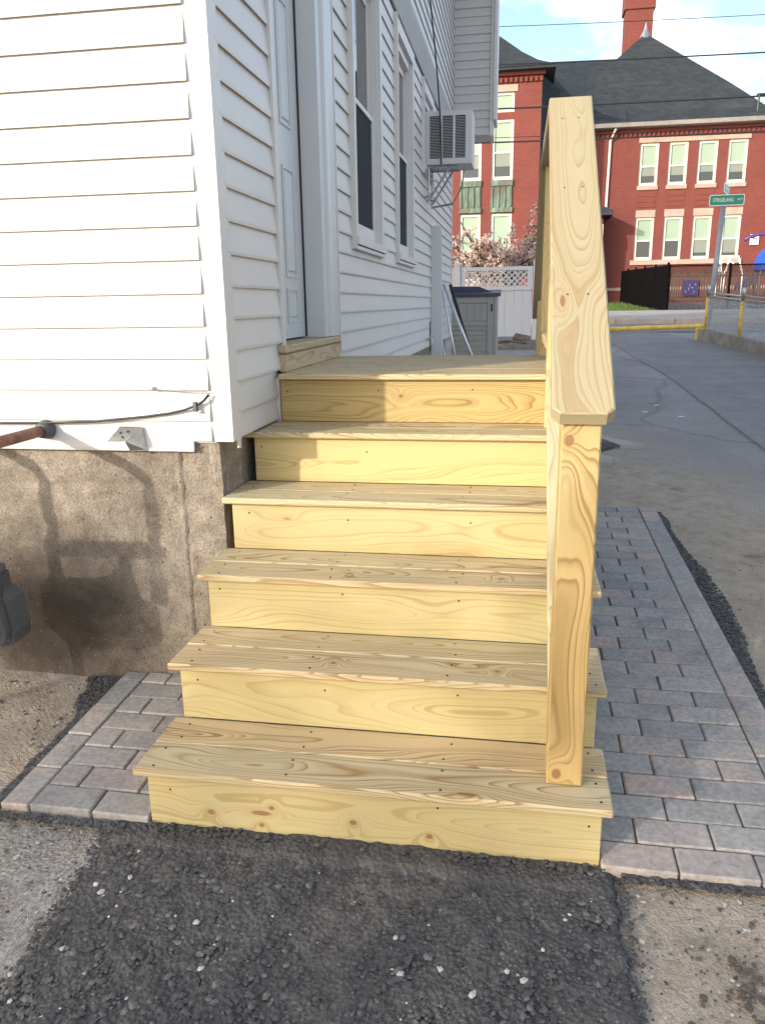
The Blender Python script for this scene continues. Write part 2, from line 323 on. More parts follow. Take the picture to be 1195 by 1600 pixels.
M['gravel_dark'] = simple('dark_gravel', (.072, .070, .071), .85, var=.5, scale=60, bump=.4)
M['gravel_grey'] = simple('grey_gravel', (.13, .125, .12), .85, var=.45, scale=50, bump=.4)
M['gravel_pale'] = simple('pale_gravel', (.50, .48, .45), .8, var=.25, scale=40, bump=.3)
M['mud'] = simple('damp_mud', (.11, .085, .065), .85, var=.3, scale=30, bump=.3)
M['jointsand'] = simple('joint_sand', (.10, .092, .085), .95, var=.5, scale=30, bump=.4)
def twosided(name, c, c2):
    s = NT(name); o = s.obj(); f = s.noise(o, 30, 2); s.b.inputs['Subsurface Weight'].default_value = 0
    s.base(s.ramp(f, [(.35, c), (.65, c2)]), .65)
    tr = s.n('ShaderNodeBsdfTranslucent'); tr.inputs[0].default_value = (*c2, 1); ms = s.n('ShaderNodeMixShader'); ms.inputs[0].default_value = .3
    out = s.t.nodes['Material Output']; s.l(s.b.outputs[0], ms.inputs[1]); s.l(tr.outputs[0], ms.inputs[2]); s.l(ms.outputs[0], out.inputs[0]); return s.m
M['petal'] = twosided('blossom_petal', (.58, .40, .35), (.74, .62, .55))
M['leaf'] = twosided('bronze_leaf', (.07, .055, .03), (.12, .085, .045))
M['casterleaf'] = twosided('caster_leaf', (.06, .11, .02), (.11, .17, .04))  # leaves of the added shade trees behind the viewer
M['grass'] = twosided('grass_blade', (.06, .12, .02), (.12, .19, .04))

# ------------------------------------------------------------------ mesh helpers
WL = {}
def link(o, parent=None, loc=(0, 0, 0)):
    COL.objects.link(o); WL[o.name] = Vector(loc)
    if parent is not None:
        o.parent = parent; o.location = Vector(loc)-WL[parent.name]
    else: o.location = loc
    return o
def tag(o, label=None, cat=None, group=None, kind=None):
    if label: o['label'] = label
    if cat: o['category'] = cat
    if group: o['group'] = group
    if kind: o['kind'] = kind
    return o
def thing(name, loc, label, cat, group=None):
    o = bpy.data.objects.new(name, None); o.empty_display_size = .1; link(o, None, loc); return tag(o, label, cat, group)
class MB:
    def __init__(s): s.v = []; s.f = []
    def add(s, vs, fs):
        n = len(s.v); s.v += [tuple(v) for v in vs]; s.f += [tuple(i+n for i in f) for f in fs]; return s
    def box(s, x0, x1, y0, y1, z0, z1, M4=None):
        vs = [(x, y, z) for z in (z0, z1) for y in (y0, y1) for x in (x0, x1)]
        if M4 is not None: vs = [M4 @ Vector(v) for v in vs]
        return s.add(vs, [(0, 2, 3, 1), (4, 5, 7, 6), (0, 1, 5, 4), (2, 6, 7, 3), (0, 4, 6, 2), (1, 3, 7, 5)])
    def cbox(s, L, W, T, c=.003, M4=None):
        h = (L/2, W/2, T/2); vs = []; idx = {}
        for sx in (-1, 1):
            for sy in (-1, 1):
                for sz in (-1, 1):
                    for a in range(3):
                        p = [sx*h[0], sy*h[1], sz*h[2]]
                        for k, sg in enumerate((sx, sy, sz)):
                            if k != a: p[k] = sg*(h[k]-c)
                        idx[(sx, sy, sz, a)] = len(vs); vs.append(Vector(p))
        fs = []
        for a in range(3):
            b, d = (a+1) % 3, (a+2) % 3
            for sg in (-1, 1):
                q = []
                for sb, sd_ in ((-1, -1), (1, -1), (1, 1), (-1, 1)):
                    k = [0, 0, 0]; k[a] = sg; k[b] = sb; k[d] = sd_; q.append(idx[(*k, a)])
                fs.append(q if sg > 0 else q[::-1])
            for sb in (-1, 1):
                for sd_ in (-1, 1):
                    k0 = [0, 0, 0]; k0[a] = -1; k0[b] = sb; k0[d] = sd_; k1 = list(k0); k1[a] = 1
                    q = [idx[(*k0, b)], idx[(*k1, b)], idx[(*k1, d)], idx[(*k0, d)]]
                    fs.append(q if sb*sd_ > 0 else q[::-1])
        for sx in (-1, 1):
            for sy in (-1, 1):
                for sz in (-1, 1):
                    q = [idx[(sx, sy, sz, a)] for a in range(3)]; fs.append(q if sx*sy*sz > 0 else q[::-1])
        if M4 is not None: vs = [M4 @ v for v in vs]
        return s.add(vs, fs)
    def prism(s, poly, a0, a1, axis=1):
        """extrude a closed 2D polygon along an axis (0: poly=(y,z), 1: (x,z), 2: (x,y))"""
        n = len(poly); vs = []
        for a in (a0, a1):
            for p, q in poly: vs.append({0: (a, p, q), 1: (p, a, q), 2: (p, q, a)}[axis])
        fs = [tuple(range(n))[::-1], tuple(range(n, 2*n))]+[(i, (i+1) % n, (i+1) % n+n, i+n) for i in range(n)]
        return s.add(vs, fs)
    def tube(s, pts, r, n=8, caps=True, r1=None):
        pts = [Vector(p) for p in pts]; rings = []
        for i, p in enumerate(pts):
            d = (pts[min(i+1, len(pts)-1)]-pts[max(i-1, 0)]).normalized()
            a = d.cross(Vector((0, 0, 1)) if abs(d.z) < .9 else Vector((1, 0, 0))).normalized(); b = d.cross(a)
            rr = r if r1 is None else r+(r1-r)*i/max(1, len(pts)-1)
            rings.append([p+rr*(math.cos(2*math.pi*k/n)*a+math.sin(2*math.pi*k/n)*b) for k in range(n)])
        vs = [v for g in rings for v in g]; fs = []
        for i in range(len(pts)-1):
            for k in range(n): fs.append((i*n+k, i*n+(k+1) % n, (i+1)*n+(k+1) % n, (i+1)*n+k))
        if caps: fs += [tuple(range(n))[::-1], tuple(range((len(pts)-1)*n, len(pts)*n))]
        return s.add(vs, fs)
    def lathe(s, prof, c, n=20, M4=None):
        vs = []; fs = []
        for r, z in prof:
            for k in range(n):
                a = 2*math.pi*k/n; v = Vector((r*math.cos(a), r*math.sin(a), z)); vs.append((M4 @ v if M4 is not None else v)+Vector(c))
        for i in range(len(prof)-1):
            for k in range(n): fs.append((i*n+k, i*n+(k+1) % n, (i+1)*n+(k+1) % n, (i+1)*n+k))
        fs += [tuple(range(n))[::-1], tuple(range((len(prof)-1)*n, len(prof)*n))]
        return s.add(vs, fs)
    def mesh(s, name, mat, o=(0, 0, 0), smooth=False):
        me = bpy.data.meshes.new(name); o = Vector(o)
        me.from_pydata([tuple(Vector(v)-o) for v in s.v], [], s.f)
        for mt in (mat if isinstance(mat, (list, tuple)) else [mat]): me.materials.append(mt)
        if smooth: me.shade_smooth()
        me.update(); return me
    def build(s, name, mat, parent=None, loc=None, smooth=False):
        """vertices are world coordinates; loc = where the origin goes"""
        if loc is None: loc = WL[parent.name] if parent is not None else (0, 0, 0)
        o = bpy.data.objects.new(name, s.mesh(name, mat, loc, smooth)); return link(o, parent, loc)
def inst(name, me, parent, loc, rot=None):
    o = bpy.data.objects.new(name, me); link(o, parent, loc)
    if rot is not None: o.rotation_euler = rot
    return o
_bc = {}
def board(name, mat, L, W, T, loc, parent, rot=None, c=.0035):
    k = (round(L, 4), round(W, 4), round(T, 4), mat, c)
    if k not in _bc: _bc[k] = MB().cbox(L, W, T, c).mesh(name, mat)
    return inst(name, _bc[k], parent, loc, rot)
def G(y): return .045*y if y < 14 else .63+.0218*(y-14)

# ------------------------------------------------------------------ ground
def axis_vals(fine, coarse): return sorted(set(round(v, 4) for v in fine+coarse))
def frange(a, b, s):
    out = []; x = a
    while x <= b+1e-6: out.append(x); x += s
    return out
gx = axis_vals(frange(-1.4, 3.0, .06), [-120, -60, -30, -15, -8, -4, -2.5, -1.9, 3.4, 4, 5, 6.5, 8, 10, 14, 20, 30, 50, 80, 140])
gy = axis_vals(frange(-.95, 3.2, .06), [-40, -20, -10, -5, -3, -2, -1.4, 3.5, 4, 5, 6, 7, 8, 9, 10, 11, 12, 13, 14, 15, 17, 19, 22, 26, 32, 40, 44, 60, 90, 150, 300, 700])
g = MB(); nx, ny = len(gx), len(gy)
for y in gy:
    for x in gx:
        near = max(0, 1-max(abs(x-.9)-2.2, abs(y-1.0)-2.0, 0)/1.0)
        dzn = near*(.010*noise.noise((x*2.2, y*2.2, 3))+.005*noise.noise((x*9, y*9, 5)))
        gz = G(y) if y < 44 else G(44)+(y-44)*.004
        g.v.append((x, y, gz+dzn-.012))
for j in range(ny-1):
    for i in range(nx-1): g.f.append((j*nx+i, j*nx+i+1, (j+1)*nx+i+1, (j+1)*nx+i))
tag(g.build('ground', M['ground'], smooth=True), kind='structure')

# fresh black asphalt patch in front of the first step
pm = MB(); NXp, NYp = 130, 120
for j in range(NYp+1):
    v = j/NYp; y = .045-v*1.6
    for i in range(NXp+1):
        u = i/NXp
        xl = -.075+.04*min(v*2.2, 1)+.016*noise.noise((y*9, 1, 0))+.016*noise.noise((y*37, 2, 0)); xr = 1.256+.016*noise.noise((y*9, 7, 0))+.014*noise.noise((y*33, 9, 0))
        x = xl+(xr-xl)*u; e = min(u, 1-u, 1)*NXp
        z = G(y)+.001+.006*noise.noise((x*7, y*7, 1))+.006*noise.noise((x*22, y*22, 4))+.004*noise.noise((x*45, y*45, 6))+(.012 if y > -.05 else 0)*max(0, 1-abs(x-.6)/1.2)
        if i in (0, NXp): z -= .018
        pm.v.append((x, y, z))
for j in range(NYp):
    for i in range(NXp):
        a = j*(NXp+1)+i; pm.f.append((a, a+NXp+1, a+NXp+2, a+1))
tag(pm.build('asphalt_patch', M['patch'], smooth=True), kind='structure')

# darker resurfaced half of the road, with a real edge
rm = MB(); ys = frange(-3.0, 16.8, .3)
for y in ys:
    xl = 2.93+.03*noise.noise((y*1.7, 0, 0))+(0 if y < 9 else -(y-9)*.055)
    for x, dz in ((xl-.012, -.010), (xl, .003), (xl+.6, .004), (4.9 if y < 11.2 else 4.75-(y-11.2)*.13, .004)): rm.v.append((x, y, G(y)+dz))
for j in range(len(ys)-1):
    for i in range(3): a = j*4+i; rm.f.append((a, a+1, a+5, a+4))
tag(rm.build('road', M['road']), kind='structure')
# cross street in front of the school
cs = MB()
for y in (16.9, 18.5, 20.4): cs.v += [(-30, y, G(y)+.004), (60, y, G(y)+.004)]
cs.f += [(0, 1, 3, 2), (2, 3, 5, 4)]
tag(cs.build('cross_street', M['road']), kind='structure')

# ------------------------------------------------------------------ gravel
def stone_variants(n, seed, flat=.6):
    rr = random.Random(seed); out = []
    for _ in range(n):
        vs = []
        for z, r, k in ((-.35, .8, 5), (.25, .85, 5)):
            ph = rr.random()*6
            for i in range(k):
                a = ph+2*math.pi*i/k; q = r*(.75+.4*rr.random()); vs.append((q*math.cos(a), q*math.sin(a), z*flat))
        vs.append((0.1, 0, .62*flat)); fs = [(i, (i+1) % 5, 5+(i+1) % 5, 5+i) for i in range(5)]+[(5+i, 5+(i+1) % 5, 10) for i in range(5)]
        out.append((vs, fs))
    return out
SV = stone_variants(14, 3, .42)
def scatter(name, mats, spots, seed):
    rr = random.Random(seed); mb = MB(); mi = []
    for (x, y, z, sc, mt) in spots:
        vs, fs = rr.choice(SV); a = rr.random()*6.3; ca, sa = math.cos(a), math.sin(a); ex = .7+.8*rr.random()
        mb.add([(x+sc*(ex*v[0]*ca-v[1]*sa), y+sc*(ex*v[0]*sa+v[1]*ca), z+sc*v[2]) for v in vs], fs); mi += [mt]*len(fs)
    o = mb.build(name, [M[k] for k in mats]); o.data.polygons.foreach_set('material_index', mi); o.data.update()
    return o
sp = []; rr = random.Random(11)
for _ in range(15000):
    y = .03-1.05*rr.random(); x = -.03+1.27*rr.random()
    edge = min(x+.05, 1.25-x); dens = .35+.65*math.exp(-edge*9)+.5*max(0, noise.noise((x*3, y*3, 8)))+.55*max(0, min(1, (-y-.1)*1.2))*(1 if x < .45 or x > .8 else .6)
    if y > -.03: dens = 1
    if rr.random() > dens: continue
    sc = .0028+.0075*rr.random()**2.2
    t = rr.random(); sp.append((x, y, G(y)+.0015+.006*max(0, noise.noise((x*7, y*7, 1))), sc*1.1, 0 if t < .84 else (1 if t < .989 else 2)))
for _ in range(420):                                           # rough rim against the riser
    x = .03+1.2*rr.random(); y = .020-.03*rr.random(); sp.append((x, y, G(y)+.006+.010*rr.random(), .005+.006*rr.random(), 0 if rr.random() < .95 else 1))
for _ in range(1500):
    y = .02-1.0*rr.random(); v = (.045-y)/1.6; x = (-.075+.04*min(v*2.2, 1)+rr.gauss(0, .016)) if rr.random() < .5 else 1.256+rr.gauss(0, .016)
    sp.append((x, y, G(y)-.006+.006*rr.random(), .003+.007*rr.random()**2, 0 if rr.random() < .85 else 1))
tag(scatter('loose_gravel', ['gravel_dark', 'gravel_grey', 'gravel_pale'], sp, 5), 'loose black asphalt gravel spread before the bottom step', 'gravel', kind='stuff')
sp = []
for _ in range(9000):                                          # black crumbs along the outer paver edges
    t = rr.random()
    if t < .50:
        y = .30+2.75*rr.random(); wdt = .018+.075*math.exp(-((y-1.75)/.6)**2)+.03*max(0, noise.noise((y*4, 0, 2))); x = 1.828+wdt*rr.random()**1.3
    elif t < .86:
        y = .02+.74*rr.random(); wdt = .03+.05*abs(noise.noise((y*6, 3, 2)))+.32*max(0, y-.48); x = -.432-wdt*rr.random()**1.2
    else:
        x = -.44+.40*rr.random() if rr.random() < .5 else 1.27+.6*rr.random(); y = .004-.02*rr.random()
    sp.append((x, y, G(y)+.004+.008*rr.random(), .004+.006*rr.random(), 0 if rr.random() < .95 else 1))
tag(scatter('edge_gravel', ['gravel_dark', 'gravel_grey'], sp, 6), 'black crushed gravel packed along the outer edges of the pavers', 'gravel', kind='stuff')
sp = []
for _ in range(3600):
    t = rr.random()
    if t < .42: x, y = 1.28+.9*rr.random(), -.02-.9*rr.random()
    elif t < .75: x, y = -.06-.7*rr.random(), -.01-.8*rr.random()
    elif t < .88: x, y = -.5-.5*rr.random(), .05+.68*rr.random()
    else: x, y = 1.95+.8*rr.random(), .2+2.6*rr.random()
    if -.06 < x < 1.265 and y < .04: continue
    u = rr.random(); sp.append((x, y, G(y)-.008+.004*rr.random(), .0016+.0065*rr.random()**3, 0 if u < .25 else (1 if u < .62 else 2)))
for _ in range(150):
    x, y = rr.gauss(1.50, .06), rr.gauss(-.30, .07); sp.append((x, y, G(y)-.006, .003+.009*rr.random()**2, 3))
tag(scatter('scattered_pebbles', ['gravel_dark', 'gravel_grey', 'gravel_pale', 'mud'], sp, 8), 'small pebbles scattered on the sandy soil and worn paving', 'pebbles', kind='stuff')

# ------------------------------------------------------------------ pavers
def paver_path(name, rects):
    root = bpy.data.objects.new(name, None); link(root, None, (0, 0, 0)); tag(root, kind='structure')
    cache = {}
    tilt = math.atan(.045)
    for (x0, x1, y0, y1) in rects:
        L, W = x1-x0, y1-y0; k = (round(L, 3), round(W, 3))
        if k not in cache: cache[k] = MB().cbox(L-.0045, W-.0045, .06, .0045).mesh('paver', M['paver'])
        cx, cy = (x0+x1)/2, (y0+y1)/2
        inst('paver', cache[k], root, (cx, cy, G(cy)+.027-.03+.0018*rnd.uniform(-1, 1)), (tilt+R_(rnd.uniform(-.35, .35)), R_(rnd.uniform(-.35, .35)), R_(rnd.uniform(-.4, .4))))
    return root
P_, Q_, B_ = .0990, .190, .1755
rects = []
y = .005; j = 0
while y < 3.0:
    x = 1.219; cuts = []
    st = {0: .187, 1: .10}[j % 2]+.02*((j*7) % 3-1)*.3
    if j == 0: st = .187
    xs = [x, x+st]
    while xs[-1] < 1.718-.06: xs.append(xs[-1]+Q_)
    if len(xs) > 2 and 1.718-xs[-2] < .06: xs = xs[:-2]+[1.718]
    xs[-1] = 1.718
    for a, b in zip(xs, xs[1:]):
        if b-a > .02: rects.append((a, b, y, y+P_))
    y += P_; j += 1
yr_end = y; y = .005
while y < yr_end-.05: rects.append((1.718, 1.822, y, min(y+B_, yr_end))); y += B_
paver_path('paver_walk', rects)
rects = []; y = .018; j = 0
while y < .78-.03:
    st = Q_ if j % 2 == 0 else .095
    xs = [-.340, -.340+st]
    while xs[-1] < .10: xs.append(xs[-1]+Q_)
    for a, b in zip(xs, xs[1:]):
        if a < .0: rects.append((a, min(b, .024), y, min(y+P_, .785)))
    y += P_; j += 1
y = .018
while y < .75: rects.append((-.430, -.340, y, min(y+B_, .785))); y += B_
pa = paver_path('paver_apron', rects)
pw = bpy.data.objects['paver_walk']
for par, (x0, x1, y0, y1) in ((pw, (1.222, 1.819, .008, yr_end-.003)), (pa, (-.427, .024, .021, .785))):
    MB().add([(x0, y0, G(y0)+.020), (x1, y0, G(y0)+.020), (x1, y1, G(y1)+.020), (x0, y1, G(y1)+.020)], [(0, 1, 2, 3)]).build('joint_sand', M['jointsand'], par)

# ------------------------------------------------------------------ wooden stairs
ST = thing('wooden_staircase', (.62, .6, 0), 'new yellow pine staircase with landing and sloped handrail beside the white house', 'staircase')
RISE, RUN, WST, TT = .186, .2524, 1.241, .0215
NOSE = [i*RUN for i in range(6)]; ZT = [.187+i*RISE for i in range(6)]
BW = .1385
for i in range(5):
    x0 = 0.0
    for k in range(2):
        board('tread_board', M['tread2'] if k == 0 and i in (1, 2) else M['tread'], WST-x0, BW, TT, ((x0+WST)/2, NOSE[i]+BW/2+k*(BW+.003), ZT[i]-TT/2+rnd.uniform(-.0006, .0006)), ST, c=.004)
zl = ZT[5]; xl0 = .064
for k in range(8):
    yb = NOSE[5]+BW/2+k*(BW+.0035)
    board('deck_board', M['tread'], WST-xl0, BW, TT, ((xl0+WST)/2, yb, zl-TT/2+rnd.uniform(-.0006, .0006)), ST, c=.004)
YB = NOSE[5]+8*(BW+.0035)
for i in range(6):
    xa, xb = (.027, 1.2185) if i < 4 else ((.032, 1.2185) if i == 4 else (.066, 1.2185))
    z1 = ZT[i]-TT-.0015; z0 = (-.03 if i == 0 else ZT[i-1]+.001); yf = NOSE[i]+.026
    if i == 0: board('riser', M['riser_low'], xb-xa, z1-z0, .019, ((xa+xb)/2, yf+.0095, (z0+z1)/2), ST, (R_(90), 0, 0), c=.002)
    else: board('riser', M['riser_top'] if i == 5 else M['riser'], xb-xa, z1-z0, .019, ((xa+xb)/2, yf+.0095, (z0+z1)/2), ST, (R_(90), 0, 0), c=.002)
def stringer(x0, back=False):
    pts = []
    if not back:
        for i in range(6):
            yf = NOSE[i]+.046; pts += [(yf, (G(yf)-.02 if i == 0 else ZT[i-1]-TT-.001)), (yf, ZT[i]-TT-.001)]
        pts += [(NOSE[5]+.30, ZT[5]-TT-.001), (NOSE[5]+.30, ZT[5]-.26), (NOSE[1]+.22, G(.5)-.02)]
    MB().prism(pts, x0, x0+.038, 0).build('stringer', M['riser'], ST, ((x0+.02), .8, .6))
for x0 in (.045, .60, 1.178): stringer(x0)
# landing frame and its posts
for xx in (.085, 1.18): board('joist', M['riser'], YB-NOSE[5]-.10, .17, .038, (xx+.019, (NOSE[5]+.10+YB)/2, zl-TT-.087), ST, (R_(90), 0, R_(90)))
board('rim_joist', M['riser'], 1.14, .17, .038, (.645, YB-.03, zl-TT-.087), ST, (R_(90), 0, 0))
for xx in (.13, 1.13):
    h = zl-TT-.002-G(2.25)+.05; board('support_post', M['post'], h, .089, .089, (xx, YB-.10, zl-TT-.002-h/2), ST, (0, R_(-90), 0))
# flight down the far side
for i in range(1, 5):
    yn = YB+(i-1)*RUN; zz_ = ZT[5]-i*RISE
    for k in range(2): board('tread_board', M['tread'], WST-xl0, BW, TT, ((xl0+WST)/2, yn+.03+BW/2+k*(BW+.003), zz_-TT/2), ST, c=.004)
    board('riser', M['riser'], 1.15, RISE-TT-.004, .019, (.645, yn+.018, zz_+RISE/2-TT/2), ST, (R_(90), 0, 0), c=.002)
board('riser', M['riser'], 1.15, .19, .019, (.645, YB+4*RUN+.018, ZT[5]-4*RISE-TT-.097), ST, (R_(90), 0, 0), c=.002)
pts = [(YB, zl-.24), (YB, zl-TT-.2+.0)]
for x0 in (.10, 1.17):
    pts = [(YB+.003, zl-.23)]
    for i in range(1, 5): pts += [(YB+(i-1)*RUN+.03, ZT[5]-i*RISE-TT-.001), (YB+i*RUN+.008, ZT[5]-i*RISE-TT-.001)]
    pts += [(YB+4*RUN+.008, G(3.4)-.02), (YB+3*RUN, G(3.2)-.02), (YB+.003, zl-.55)]
    MB().prism(pts, x0, x0+.038, 0).build('stringer', M['riser'], ST, (x0+.02, 2.9, .5))
# handrail
PX = 1.1275; SL = math.atan2(2.026-1.145, 1.2-.06)
def sloped_top_post(y, z0, z1, tanv, mat='post'):
    mb = MB(); mb.cbox(z1-z0, .089, .089, .004)
    # local x -> world z, local y -> world -x, local z -> world -y
    mb.v = [((x-z*tanv) if x > 0 else x, y_, z) for x, y_, z in mb.v]
    return inst('post', mb.mesh('post', M[mat]), ST, (PX, y, (z0+z1)/2), Matrix(((0, -1, 0), (0, 0, -1), (1, 0, 0))).to_euler())
CT = .036                                                       # cap thickness
def cap_z(y): return 1.145+(y-.06)*math.tan(SL)
tt = math.tan(SL)
sloped_top_post(.089+.0445, ZT[0]+.001, cap_z(.1335)-CT/math.cos(SL)-.001, tt, 'post_front')
sloped_top_post(1.2395, .9, cap_z(1.2)-CT-.003, 0.0)
sloped_top_post(YB-.06, .5, cap_z(1.2)-CT-.003, 0.0)
sloped_top_post(3.20, G(3.2)-.02, 2.03-CT-.05-(3.2-2.40)*.74, -.74)
def rail(name, y0, z0, y1, z1, wdt, thk, clip=0.0, mat='cap', octo=False):
    """flat board whose TOP centre line runs from (y0,z0) to (y1,z1)"""
    L = math.hypot(y1-y0, z1-z0); a = math.atan2(z1-z0, y1-y0)
    mb = MB()
    if octo:                                                    # clipped lower corners on the near end
        c = .018; h = wdt/2
        pl = [(-L/2, -h+c), (-L/2+c, -h), (L/2, -h), (L/2, h), (-L/2+c, h), (-L/2, h-c)]
        n = len(pl); e = .004
        vs = [(x, y, -thk/2) for x, y in pl]+[(x, y, thk/2-e) for x, y in pl]
        ins = [(-L/2+e, -h+c+.001), (-L/2+c+.001, -h+e), (L/2-.001, -h+e), (L/2-.001, h-e), (-L/2+c+.001, h-e), (-L/2+e, h-c-.001)]
        vs += [(x, y, thk/2) for x, y in ins]
        fs = [tuple(range(n))[::-1], tuple(range(2*n, 3*n))]
        for r0 in (0, n): fs += [(r0+i, r0+(i+1) % n, r0+n+(i+1) % n, r0+n+i) for i in range(n)]
        mb.add(vs, fs)
    else: mb.cbox(L, wdt, thk, .005)
    cz = (z0+z1)/2-thk/2*math.cos(a); cy = (y0+y1)/2+thk/2*math.sin(a)
    # local x -> along (0,cos a,sin a), local y -> -x, local z -> up normal
    Rm = Matrix(((0, -1, 0), (math.cos(a), 0, -math.sin(a)), (math.sin(a), 0, math.cos(a))))
    return inst(name, mb.mesh(name, M[mat]), ST, (PX, cy, cz), Rm.to_euler())
rail('handrail_cap', .052, cap_z(.052), 1.198, cap_z(1.198), .137, CT, octo=True)
rail('handrail_cap', 1.201, cap_z(1.2)-.001, 2.42, cap_z(1.2)-.001, .137, CT)
rail('handrail_cap', 2.425, cap_z(1.2)-.004, 3.40, cap_z(1.2)-.004-.975*.74, .137, CT)
def nose_z(y): return .187+.738*y
rail('bottom_rail', .179, nose_z(.179)+.078, 1.194, nose_z(1.194)+.078, .089, .036, mat='tread')
rail('bottom_rail', 1.285, zl+.12, YB-.105, zl+.12, .089, .036, mat='tread')
rail('bottom_rail', 2.46, zl+.03, 3.15, zl+.03-.69*.74, .089, .036, mat='tread')
rail('top_rail', .180, cap_z(.180)-CT/math.cos(SL)-.001, 1.193, cap_z(1.193)-CT/math.cos(SL)-.001, .038, .086, mat='riser')
# screws
sm = MB()
def screw(x, y, z, r=.0036): sm.lathe([(r, -.002), (r, .0009), (r*.4, .0006)], (x, y, z), 8)
for i in range(6):
    nb = 2 if i < 5 else 8
    for k in range(nb):
        for fx in ((.055, .42, .82, 1.205) if i < 5 else (.10, .62, 1.20)):
            for dy in (-.04, .036):
                if i == 5 and rnd.random() < .6: continue
                screw(fx+rnd.uniform(-.012, .012), NOSE[i]+BW/2+k*(BW+.003)+dy+rnd.uniform(-.006, .006), ZT[i])
for i in range(6):
    for fx in (.075, .45, .83, 1.19):
        if rnd.random() < .85:
            z = ZT[i]-TT-.03-rnd.random()*.02; x = fx+rnd.uniform(-.02, .02); y = NOSE[i]+.026
            sm.lathe([(.0032, -.002), (.0032, .0009), (.0012, .0006)], (x, y, z), 8, Matrix.Rotation(R_(90), 3, 'X'))
for t in (.28, .62, .9):
    yy = .06+1.14*t
    for dx in (-.028, .022): sm.lathe([(.0028, -.002), (.0028, .0009), (.001, .0006)], (PX+dx, yy, cap_z(yy)), 8, Matrix.Rotation(SL, 3, 'X'))
tag(sm.build('screw_heads', M['screw'], ST), kind='stuff')

# ------------------------------------------------------------------ house
H = thing('white_house', (-1.2, 4.5, 0), 'white vinyl sided house on a concrete foundation beside the stairs', 'house')
YF, XS = .7745, .0509
HB = -6.0
# foundation
def foundation():
    mb = MB(); y0 = .79; xs = [-3.0, -2.5, -2, -1.6, -1.3]+frange(-1.1, -.005, .014); zs = frange(-.2, .97, .014)
    xs[-1] = -.005; zs[-1] = .97
    def dsp(x, z): 
        d = .006*noise.noise((x*6, z*6, 0))+.004*noise.noise((x*17, z*17, 3))+.003*noise.noise((x*40, z*40, 8))*(1.6 if x > -.3 else .7)
        for zl_ in (.775, .615, .20): d -= .006*math.exp(-((z-zl_)/.014)**2)
        if -.19 < x < -.13: d += .010*max(0, noise.noise((z*7, x*30, 4)))
        return d
    n = len(zs)
    for x in xs:
        for z in zs: mb.v.append((x, y0-dsp(x, z), z))
    for i in range(len(xs)-1):
        for k in range(n-1): a = i*n+k; mb.f.append((a, a+n, a+n+1, a+1))
    ys = frange(.79, 9.4, .3); b = len(mb.v)
    for y in ys:
        for z in zs: mb.v.append((-.005+(dsp(y+5, z) if y > .8 else 0), y-(dsp(-.005, z) if y < .8 else 0), z))
    for i in range(len(ys)-1):
        for k in range(n-1): a = b+i*n+k; mb.f.append((a, a+n, a+n+1, a+1))
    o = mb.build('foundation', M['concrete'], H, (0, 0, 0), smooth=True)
    rb = MB()                                                   # raised mortar seam at the form joint
    zz2 = frange(.03, .92, .03)
    for z in zz2:
        wv = .013+.006*noise.noise((z*9, 4, 4)); xc = -.155+.004*noise.noise((z*5, 0, 0))
        rb.v += [(xc-wv, .79, z), (xc-wv*.4, .781+.002*noise.noise((z*20, 1, 1)), z), (xc+wv*.5, .783, z), (xc+wv, .79, z)]
    for i in range(len(zz2)-1):
        for k in range(3): a = i*4+k; rb.f.append((a, a+1, a+5, a+4))
    rb.build('mortar_seam', M['concrete'], o, (0, 0, 0), smooth=True)
    return o
foundation()
ZK = lambda k: 1.006+.10267*(k-1)
# clapboards : profile hangs at the lip, thins to the top
def clap(name, kind, a0, a1, z, hgt, parent, off=.0145):
    """kind 'F' faces -y (runs in x), 'S' faces +x (runs in y)"""
    L = a1-a0; key = (kind, round(L, 3), round(hgt, 4), off)
    if key not in _bc:
        pf = [(0, hgt+.004), (0, .005), (-off+.004, .005), (-off+.003, .0), (-off, .0), (-off-.001, .010), (-.003, hgt+.004)]
        mb = MB()
        nseg = max(1, int(L/.5))
        n = len(pf); vs = []
        for j in range(nseg+1):
            a = -L/2+L*j/nseg; wv = .0012*noise.noise((j*1.7+L, hgt*50, 3)) if 0 < j < nseg else 0
            for d, zz3 in pf: vs.append((a, d+wv, zz3) if kind == 'F' else (-d-wv, a, zz3))
        fs = []
        for j in range(nseg):
            for i in range(n): q = (j*n+i, j*n+(i+1) % n, (j+1)*n+(i+1) % n, (j+1)*n+i); fs.append(q if kind == 'F' else q)
        fs += [tuple(range(n)), tuple(range(nseg*n, nseg*n+n))[::-1]]
        mb.add(vs, fs); me = mb.mesh(name, M['vinyl'])
        import bmesh
        bm = bmesh.new(); bm.from_mesh(me); bmesh.ops.recalc_face_normals(bm, faces=bm.faces); bm.to_mesh(me); bm.free()
        _bc[key] = me
    loc = ((a0+a1)/2, YF+.005, z) if kind == 'F' else (XS-off, (a0+a1)/2, z)
    return inst(name, _bc[key], parent, loc)
fw = MB().box(HB, -.01, YF+.006, YF+.25, .93, 4.2).build('front_wall', M['trim'], H)
for k in range(0, 32):
    z = .902 if k == 0 else ZK(k); h = .103
    if k == 0: clap('clapboard', 'F', HB, -.088, z, .103, fw); clap('clapboard', 'F', -.088, -.022, .938, .068, fw)
    else: clap('clapboard', 'F', HB, -.022, z, h, fw)
